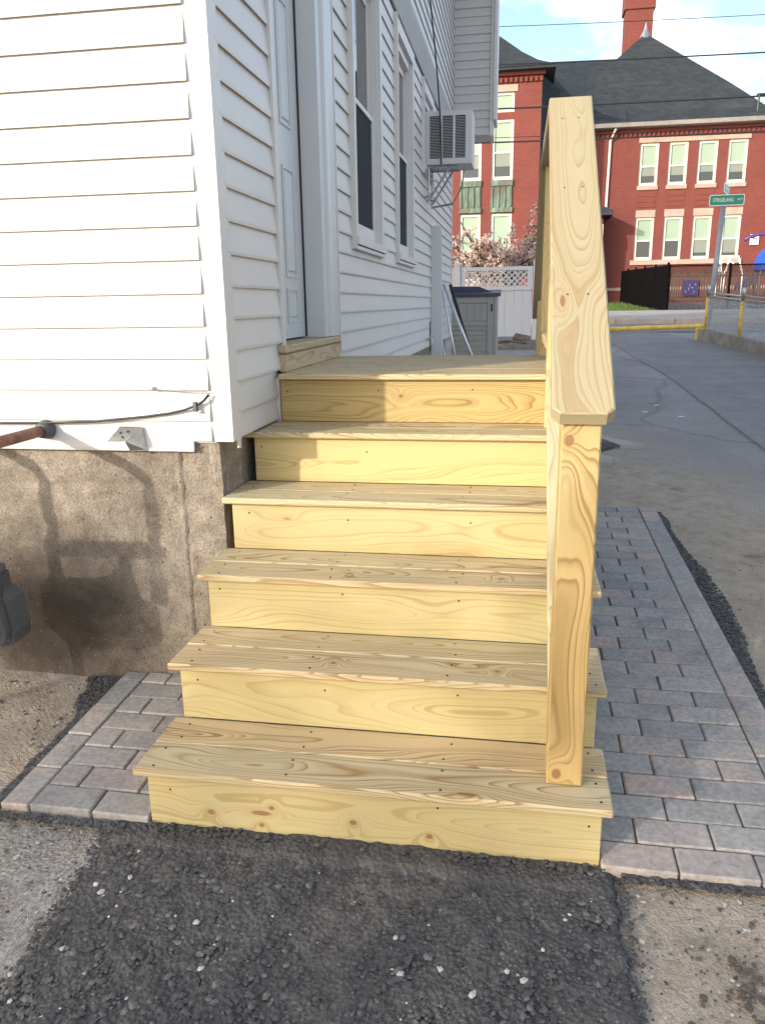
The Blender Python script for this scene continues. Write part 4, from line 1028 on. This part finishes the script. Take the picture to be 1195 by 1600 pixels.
for i, x in enumerate(wx_):
    school_window(x, x+.95, 7.17, 9.25, YR, (.55, .55, .42, .5)[i]); school_window(x, x+.95, 3.46, 5.62, YR, (0, 0, .78, .82)[i])
    part('sill', MB().box(x-.05, x+1.0, YR-.08, YR+.1, 6.97, 7.168), M['stone']); part('lintel', MB().box(x-.02, x+.97, YR-.03, YR+.1, 5.622, 5.98), M['stone'])
    for k in range(3): part('brick_panel', MB().box(x+.02, x+.93, YR-.03, YR-.001, 6.12+k*.26, 6.32+k*.26), M['brick'])
part('lintel_band', MB().box(6.80, 12.26, YR-.06, YR+.1, 9.252, 9.52), M['stone']); part('sill_band', MB().box(6.70, 12.32, YR-.10, YR+.1, 3.22, 3.458), M['stone'])
part('plinth', MB().box(3.2, 17.5, YR-.07, YR-.001, .6, 1.9), M['brick']); part('water_table', MB().box(3.2, 17.5, YR-.12, YR-.001, 1.9, 2.06), M['stone'])
dn = MB()
for i in range(60): dn.box(3.3+i*.23, 3.42+i*.23, YR-.09, YR-.001, 9.56, 9.72)
part('dentils', dn, M['brick'])
part('cornice', MB().box(3.0, 17.6, YR-.16, YR+.3, 9.752, 9.90), M['brick'])
part('gutter', MB().prism([(43.30, 9.93), (43.30, 10.12), (43.42, 10.16), (44.2, 10.10), (44.2, 9.91), (43.45, 9.90)], 2.9, 17.8, 0), M['gutter'])
part('downspout', MB().tube([(5.55, 43.45, 9.9), (5.35, 43.9, 9.4), (5.30, 43.9, 5.9)], .07, 8), M['pipegrey'])
rf = MB()
def ring(x0, x1, y0, y1, z): return [(x0, y0, z), (x1, y0, z), (x1, y1, z), (x0, y1, z)]
rv = ring(1.5, 17.9, 43.35, 57, 10.13)+ring(2.6, 12.95, 44.4, 55.6, 10.78)+ring(3.9, 11.4, 46.0, 54.0, 12.35)+[(7.53, 50, 16.02)]
rf.add(rv, [(a+i, a+(i+1) % 4, a+4+(i+1) % 4, a+4+i) for a in (0, 4) for i in range(4)]+[(8+i, 8+(i+1) % 4, 12) for i in range(4)])
roof = part('roof', rf, M['slate'])
part('ridge_roof', MB().prism([(43.36, 10.14), (56.6, 10.14), (50, 14.80)], -3.0, 6.1, 0), M['slate'], roof)
part('finial', MB().lathe([(.34, 0), (.22, .25), (.10, .5), (.02, .85)], (7.53, 50, 15.72), 10), M['galv'], roof)
part('chimney', MB().box(6.72, 8.30, 53, 54.4, 10, 18.2), M['brick'], roof); part('chimney', MB().box(6.62, 8.40, 52.9, 54.5, 18.2, 21.5), M['brick'], roof)
# porch between the wings
part('porch', MB().box(3.3, 5.05, 42.3, 43.999, .6, 5.55), M['brick']); part('porch_capital', MB().box(4.72, 5.08, 42.26, 42.6, 4.6, 5.2), M['stone']); part('porch_roof', MB().prism([(3.0, 5.6), (5.5, 5.6), (5.5, 5.82), (4.7, 6.15), (3.0, 6.15)], 41.9, 43.998, 1), M['slate'])
# left pavilion
YL = 40.0
lw = [(-.60, .43), (-2.13, -1.10), (-3.9, -2.9)]
hol = []
for (a, b_) in lw: hol += [(a, b_, 7.20, 9.92), (a, b_, 10.22, 11.10), (a, b_, 2.4, 5.66)]
holes_wall(-10, 1.70, .6, 11.75, YL, .3, hol, M['brick'], 'pavilion_wall')
bod = MB().prism([(-10, YL+.31), (1.70, YL+.31), (1.70, YL+1.0), (2.60, YL+3.3), (2.60, 47), (-10, 47)][:], .6, 11.75, 2); part('pavilion_body', bod, M['brick']); part('shaded_return', MB().prism([(1.705, YL+.002), (1.72, YL+.002), (2.65, YL+3.0), (2.62, YL+3.3), (1.705, YL+1.0)], .6, 11.74, 2), M['slate'])  # shade on this return is put in as dark slate colour
for i, (a, b_) in enumerate(lw):
    school_window(a, b_, 7.20, 9.92, YL, .55 if i == 0 else .6); school_window(a, b_, 2.4, 5.66, YL, .3)
    wnd = bpy.data.objects.new('transom', None); link(wnd, SC, ((a+b_)/2, YL, 10.2)); fr = MB(); t = .12
    fr.box(a, a+t, YL+.08, YL+.2, 10.22, 11.10); fr.box(b_-t, b_, YL+.08, YL+.2, 10.22, 11.10); fr.box(a+t, b_-t, YL+.08, YL+.2, 10.22, 10.36); fr.box(a+t, b_-t, YL+.08, YL+.2, 10.98, 11.10)
    part('frame', fr, M['white'], wnd); part('pane', MB().box(a+t, b_-t, YL+.15, YL+.16, 10.36, 10.98), M['blind'], wnd)
    part('spandrel', MB().box(a, b_, YL+.02, YL+.12, 9.93, 10.215), M['stone'])
    cp = part('copper_panel', MB().box(a-.02, b_+.02, YL-.03, YL+.10, 5.70, 7.18), M['copper'])
    for k in range(4): part('colonnette', MB().box(a+.02+k*.30, a+.10+k*.30, YL-.09, YL-.031, 5.95, 6.9), M['copper'], cp)
    part('moulding', MB().box(a-.02, b_+.02, YL-.12, YL-.031, 5.70, 5.92), M['copper'], cp); part('moulding', MB().box(a-.02, b_+.02, YL-.12, YL-.031, 6.92, 7.18), M['copper'], cp)
    part('pavilion_sill', MB().box(a-.06, b_+.06, YL-.08, YL+.1, 2.2, 2.398), M['stone'])
part('pavilion_lintel', MB().box(-4.2, .58, YL-.05, YL+.1, 11.102, 11.40), M['stone'])
dn = MB()
for i in range(34): dn.box(-6.2+i*.236, -6.06+i*.236, YL-.12, YL-.001, 11.48, 11.68)
part('dentils', dn, M['brick']); part('pavilion_cornice', MB().box(-10.2, 1.85, YL-.20, YL+.25, 11.752, 11.90), M['brick'])
part('pavilion_eave', MB().box(-9.8, 2.30, 39.42, 51.3, 11.905, 12.02), M['slate'])
pv = []; cx, cy = -3.72, 45.4
for hw, z in ((6.02, 12.021), (5.2, 12.45), (4.43, 13.05), (3.8, 13.65), (3.27, 14.15), (1.6, 16.2)): pv += ring(cx-hw, cx+hw, cy-hw, cy+hw, z)
pv.append((cx, cy, 18.4)); part('pavilion_roof', MB().add(pv, [(a+i, a+(i+1) % 4, a+4+(i+1) % 4, a+4+i) for a in range(0, 20, 4) for i in range(4)]+[(20+i, 20+(i+1) % 4, 24) for i in range(4)]), M['slate'])
# notice on the wall
nb = thing('wall_notice', (12.87, 43.9, 4.1), 'small white notice board on the brick school wall', 'notice board')
MB().box(12.655, 13.085, 43.90, 43.93, 4.10, 4.62).build('panel', M['signwhite'], nb)
def text_obj(body, size, mat, loc, rot, parent, name='lettering', sx=1.0, depth=.002):
    cu = bpy.data.curves.new(name, 'FONT'); cu.body = body; cu.size = size; cu.align_x = 'CENTER'; cu.align_y = 'CENTER'; cu.extrude = depth; cu.resolution_u = 2
    t = bpy.data.objects.new(name, cu); COL.objects.link(t); dg = bpy.context.evaluated_depsgraph_get(); dg.update()
    me = bpy.data.meshes.new_from_object(t.evaluated_get(dg)); bpy.data.objects.remove(t); me.materials.clear(); me.materials.append(mat)
    o = inst(name, me, parent, loc, rot); o.scale = (sx, 1, 1); return o
for z, s_ in ((4.52, .05), (4.42, .12), (4.28, .03), (4.19, .04)): MB().box(12.87-s_*1.2, 12.87+s_*1.2, 43.893, 43.899, z-s_*.22, z+s_*.22).build('printed_line', M['purple'], nb)

# ------------------------------------------------------------------ school yard and street
pv_ = MB()
for y in (20.56, 24.2, 27): pv_.v += [(-14, y, G(y)+.135), (40, y, G(y)+.135)]
pv_.f += [(0, 1, 3, 2), (2, 3, 5, 4)]
pvm = tag(pv_.build('pavement', M['walk']), kind='structure')
for i in range(16):
    x0 = -4+i*1.5; y = 20.40; MB().cbox(1.49, .16, .22, .02, Matrix.Translation((x0+.75, y+.08, G(y)+.045))).build('kerb_stone', M['kerb'], pvm, (x0+.75, y, G(y)))
grm = MB(); rr = random.Random(9)
gp = [(3.95, 27.1), (5.80, 27.1), (6.15, 42), (5.2, 42)]
def ing(x, y): t = (y-27.1)/14.9; return 3.95+(5.15-3.95)*t < x < 5.80+.3*t
for _ in range(5200):
    y = 27.1+14.8*rr.random()**1.4; x = 3.9+2.3*rr.random()
    if not ing(x, y): continue
    h = rr.uniform(.05, .16); a = rr.random()*6.3; dx, dy = .02*math.cos(a), .02*math.sin(a); z = G(y)+.0
    grm.add([(x-dx, y-dy, z), (x+dx, y+dy, z), (x+rr.gauss(0, .03), y+rr.gauss(0, .03), z+h)], [(0, 1, 2)])
tag(grm.build('grass', M['grass']), 'green grass strip beside the black fence and path', 'grass', kind='stuff')
gb = MB().add([(3.95, 27.05, G(27.05)+.002), (5.82, 27.05, G(27.05)+.002), (6.12, 42, G(42)+.002), (5.15, 42, G(42)+.002)], [(0, 1, 2, 3)]); tag(gb.build('lawn', M['grass']), kind='structure')

BF = thing('screen_fence', (6, 35, G(35)), 'black fabric covered fence running from the pavement to the school', 'fence')
n = 5
for i in range(n):
    t0, t1 = i/n, (i+1)/n; A = (6.10+(6.0-6.10)*(1-t0)*0, 42.5-14.5*t0); B = (6.10, 42.5-14.5*t1)
    xa, xb = 6.13-.12*t0, 6.13-.12*t1
    MB().add([(xa, A[1], G(A[1])+.05), (xb, B[1], G(B[1])+.05), (xb, B[1], G(B[1])+1.62), (xa, A[1], G(A[1])+1.62), (xa+.03, A[1], G(A[1])+.05), (xb+.03, B[1], G(B[1])+.05), (xb+.03, B[1], G(B[1])+1.62), (xa+.03, A[1], G(A[1])+1.62)], [(0, 1, 2, 3), (7, 6, 5, 4), (0, 4, 5, 1), (1, 5, 6, 2), (2, 6, 7, 3), (3, 7, 4, 0)]).build('fabric', M['blackfabric'], BF)
    MB().tube([(xb, B[1], G(B[1])-.05), (xb, B[1], G(B[1])+1.70)], .045, 8).build('fence_post', M['blackfabric'], BF)
SF = thing('slat_fence', (9, 28, G(28)), 'brown slatted playground fence with dark mesh along its top', 'fence')
z0 = G(28)
for (ya, za, zb) in ((27.995, .03, .42), (28.065, 1.30, 1.56)):
    wb = MB()
    for i in range(250): wb.box(6.05+i*.04, 6.074+i*.04, ya, ya+.006, z0+za, z0+zb)
    wb.build('mesh_band', M['mesh_brown'], SF)
for zz4 in (.5, 1.2): MB().box(6.05, 16, 28.06, 28.10, z0+zz4, z0+zz4+.06).build('fence_rail', M['slat'], SF)
rr = random.Random(2)
sme = MB().box(-.031, .031, -.012, .012, 0, .92).mesh('slat', M['slat'])
for i in range(120):
    o = inst('slat', sme, SF, (6.10+i*.0825, 28.04+rr.uniform(-.01, .01), z0+.42+rr.uniform(0, .03))); o.scale = (rr.uniform(.7, 1.1), 1, rr.uniform(.94, 1.03))
for i in range(6): MB().tube([(6.05+i*2, 28.0, z0-.05), (6.05+i*2, 28.0, z0+1.62)], .04, 8).build('fence_post', M['blackfabric'], SF)
MB().box(6.05, 16, 27.98, 28.02, z0+1.56, z0+1.60).build('top_rail', M['blackfabric'], SF)
bn = thing('painted_panel', (6.78, 27.95, 1.55), 'small purple painted panel hung on the slatted fence', 'panel')
MB().box(6.53, 7.03, 27.93, 27.97, 1.52, 2.03).build('board', M['purple'], bn)
for (x, z, a_) in ((6.62, 1.66, 60), (6.75, 1.86, 100), (6.93, 1.88, 50), (6.90, 1.64, 130), (6.72, 1.74, 80), (6.83, 1.78, 20)): MB().box(-.045, .045, -.004, .004, -.008, .008, Matrix.Translation((x, 27.925, z)) @ Matrix.Rotation(R_(a_), 4, 'Y')).build('paint_mark', M['polegrey'], bn)
# playground slide
SLD = thing('playground_slide', (10.2, 32, G(32)), 'blue playground slide with hooded entry beyond the slatted fence', 'slide')
zz0 = G(32)
sp_ = [(9.25, 1.80), (9.5, 1.82), (9.95, 2.15), (10.4, 2.75)]
sl_ = MB()
for (x, z) in sp_: sl_.v += [(x, 31.6, z+.22), (x, 31.65, z), (x, 32.25, z), (x, 32.3, z+.22), (x, 32.3, z-.08), (x, 31.6, z-.08)]
for i in range(len(sp_)-1):
    for k in range(6): a = i*6; sl_.f.append((a+k, a+(k+1) % 6, a+6+(k+1) % 6, a+6+k))
sl_.build('chute', M['navy'], SLD)
hd = MB(); K = 10
for j, yy in enumerate((31.5, 31.9, 32.4)):
    for k in range(K+1): a = math.pi*k/K; hd.v.append((10.45-.55*math.cos(a), yy, 2.45+.85*math.sin(a)))
for j in range(2):
    for k in range(K): a = j*(K+1)+k; hd.f.append((a, a+1, a+K+2, a+K+1))
hd.f.append(tuple(range(2*(K+1), 3*(K+1)))); hd.f.append(tuple(range(K+1))); hd.build('hood', M['blue'], SLD)
for k in range(3): MB().box(10.12+k*.22, 10.20+k*.22, 31.46, 31.498, 2.46, 3.0).build('hood_rib', M['blue'], SLD)
for (x, y) in ((10.0, 32.4), (10.9, 31.6), (10.9, 32.4), (10.0, 31.6)): MB().tube([(x, y, zz0-.05), (x, y, 2.6)], .05, 8).build('leg', M['violet'], SLD)
MB().tube([(9.65, 33.0, 3.62), (9.85, 33.0, 3.75), (10.15, 33.0, 3.82), (10.6, 33.0, 3.85), (11.2, 33, 3.6), (11.3, 33, zz0)], .07, 10).build('arch_tube', M['violet'], SLD, smooth=True)
cm = thing('climbing_frame', (8.6, 31, G(31)), 'white tubular climbing frame showing over the slatted fence', 'climbing frame')
for (xa, xb) in ((8.25, 8.40), (8.55, 8.40)): MB().tube([(xa, 31, G(31)), (xb, 31, 2.95)], .03, 6).build('leg', M['signwhite'], cm)
for pts in ([(8.5, 31, 2.2), (8.75, 31, 2.9), (9.0, 31, 2.95), (9.2, 31, 2.3), (9.25, 31, G(31))], [(8.6, 31.6, G(31)), (8.8, 31.6, 2.85), (9.0, 31.6, 2.7)]): MB().tube(pts, .03, 6).build('bar', M['signwhite'], cm)

# yellow painted kerb bar across the lane mouth
yb = MB(); ypts = []
for i in range(15): t = i/14; x = 1.7+3.55*t; y = 16.9+1.45*max(0, t-.15)/.85; ypts.append((x, y, G(y)+.045+.012*noise.noise((t*9, 0, 0))))
tag(yb.tube(ypts, .055, 8).build('yellow_kerb_bar', M['yellow'], None, (3.5, 17.6, G(17.6)), True), 'worn yellow painted kerb bar lying across the end of the lane', 'kerb bar')

# low wall with chain-link fence
LW = thing('low_wall', (4.6, 12.5, .55), 'low weathered concrete kerb wall under the chain link fence', 'wall')
wl = [(4.30, 14.2), (4.46, 13.0), (4.66, 11.4), (4.80, 8.5), (4.86, 5.5)]
for (a, b_) in zip(wl, wl[1:]):
    MB().add([(a[0], a[1], G(a[1])-.1), (b_[0], b_[1], G(b_[1])-.1), (b_[0]+.2, b_[1], G(b_[1])-.1), (a[0]+.2, a[1], G(a[1])-.1), (a[0], a[1], G(a[1])+.21), (b_[0], b_[1], G(b_[1])+.21), (b_[0]+.2, b_[1], G(b_[1])+.21), (a[0]+.2, a[1], G(a[1])+.21)], [(3, 2, 1, 0), (4, 5, 6, 7), (0, 1, 5, 4), (1, 2, 6, 5), (2, 3, 7, 6), (3, 0, 4, 7)]).build('wall_block', M['concretewall'], LW)
MB().box(4.27, 4.52, 14.205, 14.30, .55, .86).build('yellow_end', M['yellow'], LW)
CF = thing('chain_link_fence', (4.6, 12.5, .75), 'chain link fence with yellow posts on the low concrete wall', 'fence')
pp = [(4.40, 14.1), (4.58, 12.4), (4.80, 10.4), (4.90, 7.9), (4.95, 5.6)]
for (x, y) in pp:
    zb = G(y)+.20; MB().tube([(x, y, zb), (x, y, zb+.58)], .033, 10).build('fence_post', M['yellow'], CF, smooth=True); p = MB().tube([(x, y, zb+.58), (x, y, zb+.74), (x, y, zb+.80)], .030, 10).build('post_cap', M['galv'], CF, smooth=True)
for (a, b_) in zip(pp, pp[1:]):
    za, zb = G(a[1])+.20, G(b_[1])+.20
    for dz in (.66, .60): MB().tube([(a[0], a[1], za+dz), (b_[0], b_[1], zb+dz)], .016, 8).build('top_rail', M['galv'], CF, smooth=True)
    L = math.hypot(b_[0]-a[0], b_[1]-a[1]); ch = MB(); hgt = .58; u = -hgt
    def P3(s_, h): t = s_/L; return (a[0]+(b_[0]-a[0])*t, a[1]+(b_[1]-a[1])*t, za+(zb-za)*t+.02+h)
    while u < L:
        for sg in (1, -1):
            s0, s1 = max(0, u), min(L, u+hgt)
            h0, h1 = ((s0-u), (s1-u)) if sg > 0 else (hgt-(s0-u), hgt-(s1-u))
            if s1 > s0+.01: ch.tube([P3(s0, h0), P3(s1, h1)], .0042, 3, False)
        u += .05
    tag(ch.build('wire_mesh', M['galv'], CF), kind='stuff')

# street sign
SG = thing('street_sign', (5.02, 16.5, G(16.5)), 'green street name signs on a grey pole behind the chain link fence', 'street sign')
MB().tube([(4.95, 16.5, G(16.5)-.1), (5.06, 16.5, 3.24)], .055, 12).build('pole', M['polegrey'], SG, smooth=True)
def blade(cx, cy, cz, L, hgt, ang, text, tail, sz):
    M4 = Matrix.Translation((cx, cy, cz)) @ Matrix.Rotation(ang, 4, 'Z')
    def rr_(L, hgt, r, y0, y1):
        pl = []
        for (sx, sz_, a0) in ((1, -1, -90), (1, 1, 0), (-1, 1, 90), (-1, -1, 180)):
            for k in range(4): a = R_(a0+30*k); pl.append((sx*(L/2-r)+r*math.cos(a), sz_*(hgt/2-r)+r*math.sin(a)))
        mb = MB().prism(pl, y0, y1, 1); mb.v = [tuple(M4 @ Vector(v)) for v in mb.v]; mb.f = [tuple(reversed(f)) for f in mb.f]; return mb
    bl = rr_(L, hgt, .03, -.004, .004).build('blade', M['signwhite'], SG); rr_(L-.03, hgt-.03, .02, -.0065, .0065).build('face', M['signgreen'], bl)
    o = text_obj(text, sz, M['signwhite'], M4 @ Vector((-L*.10 if tail else 0, -.0075, 0)), (R_(90), 0, ang), bl, sx=.66, depth=.001)
    if tail: text_obj(tail, sz*.6, M['signwhite'], M4 @ Vector((L*.37, -.0075, .006)), (R_(90), 0, ang), bl, sx=.8, depth=.001)
blade(5.10, 16.44, 3.345, .68, .215, R_(-2), 'STRIGELANG', 'ACY', .105)
blade(5.10, 16.52, 3.565, .66, .18, R_(68), 'DIREKTOR  ROAD', None, .085)

# overhead wires
def wire(z0, z1, y, r, sag, label):
    pts = []
    for i in range(41):
        t = i/40; x = -24+56*t; pts.append((x, y+.02*x, z0+(z1-z0)*t-sag*4*t*(1-t)))
    tag(MB().tube(pts, r, 5).build('overhead_wire', M['black'], None, (4, y, z0)), label, 'wire', 'overhead wires crossing before the school')
wire(10.6, 9.6, 24, .010, 1.1, 'thin topmost overhead wire crossing the open sky')
wire(9.0, 8.4, 24, .022, .66, 'thick overhead wire crossing just below the slate ridge')
wire(7.7, 7.6, 24, .026, .75, 'heavy overhead cable crossing low before the slate roof')
wire(6.9, 6.6, 24.5, .010, .55, 'thin overhead wire crossing the school windows')
wire(6.65, 6.35, 24, .024, .52, 'heavy lowest overhead cable crossing the school windows')
hk = thing('cable_hanger', (7.6, 24.1, 6.4), 'black cable hanger at the end of the heavy overhead cable', 'cable hanger')
MB().tube([(7.46, 24.15, 6.99), (7.46, 24.15, 6.52)], .03, 6).build('drop', M['black'], hk); MB().tube([(7.40, 24.15, 6.95), (7.9, 24.15, 6.97)], .03, 6).build('bar', M['black'], hk)

# broken edge of an old concrete slab beside the road
sb = thing('broken_slab', (1.75, 4.7, G(4.7)), 'broken pale concrete slab piece at the road edge past the pavers', 'slab')
MB().prism([(1.25, 4.25), (1.68, 4.22), (1.72, 4.45), (1.60, 4.62), (1.25, 4.62)], G(4.4)-.02, G(4.4)+.014, 2).build('slab', M['walk'], sb)
MB().prism([(1.62, 5.35), (1.66, 5.4), (2.02, 4.86), (1.82, 4.84)], G(5)-.02, G(5)+.014, 2).build('edge_strip', M['walk'], sb)
MB().prism([(1.28, 4.64), (1.62, 4.66), (1.78, 4.86), (1.58, 5.3), (1.28, 5.3)], G(4.9)-.03, G(4.9)+.006, 2).build('asphalt_piece', M['patch'], sb)
for i, (x, y) in enumerate(((2.42, 6.9), (2.25, 6.5), (2.55, 6.25))):
    tag(MB().lathe([(.022, 0), (.028, .003), (.012, .006)], (x, y, G(y)-.004), 7, Matrix.Diagonal((1.2, .6, 1))).build('paper_scrap', M['signwhite'], None, (x, y, G(y))), ('largest white scrap lying on the road by the asphalt seam', 'middle white scrap lying on the grey road', 'smallest white scrap lying on the grey road')[i], 'litter', 'white scraps on the road')

# unseen trees added behind the viewer as shade casters: the low sun comes thinly through their leaves on to the lower steps and ground
rr = random.Random(77); HZ = 3.62
for hi, hx0 in enumerate((-10.6, -8.3, -6.0, -3.7)):
    HT = thing('shade_caster_tree', (hx0+1.15, -7, G(-7)), ('unseen leafy tree added for shade at the far end of the row', 'unseen leafy tree added for shade, second from the far end of the row', 'unseen leafy tree added for shade, second from the near end of the row', 'unseen leafy tree added for shade at the near end of the row')[hi], 'tree', 'row of unseen trees added for shade')
    tk = MB(); b0 = Vector((hx0+1.15, -7, G(-7)-.1)); tk.tube([b0, b0+Vector((.03, 0, 1.6)), b0+Vector((0, .03, 3.3))], .07, 8, True, .02)
    for k in range(12):
        a = rr.random()*6.3; z = .7+2.4*k/12; p = b0+Vector((0, 0, z)); tk.tube([p, p+Vector((math.cos(a)*.5, math.sin(a)*.3, .25)), p+Vector((math.cos(a)*.95, math.sin(a)*.5, .45))], .02, 5, False, .006)
    tk.build('trunk', M['bark'], HT, smooth=True); lf = MB()
    for _ in range(2500):
        x, y, z = hx0+2.35*rr.random()-.02, -7.6+1.2*rr.random(), G(-7)+.15+(HZ-G(-7)-.15)*rr.random()**.85
        quad(lf, Vector((x, y, z+.05*noise.noise((x*2, y*2, 0)))), rr.uniform(.045, .075), rr)
    tag(lf.build('crown', M['casterleaf'], HT), kind='stuff')
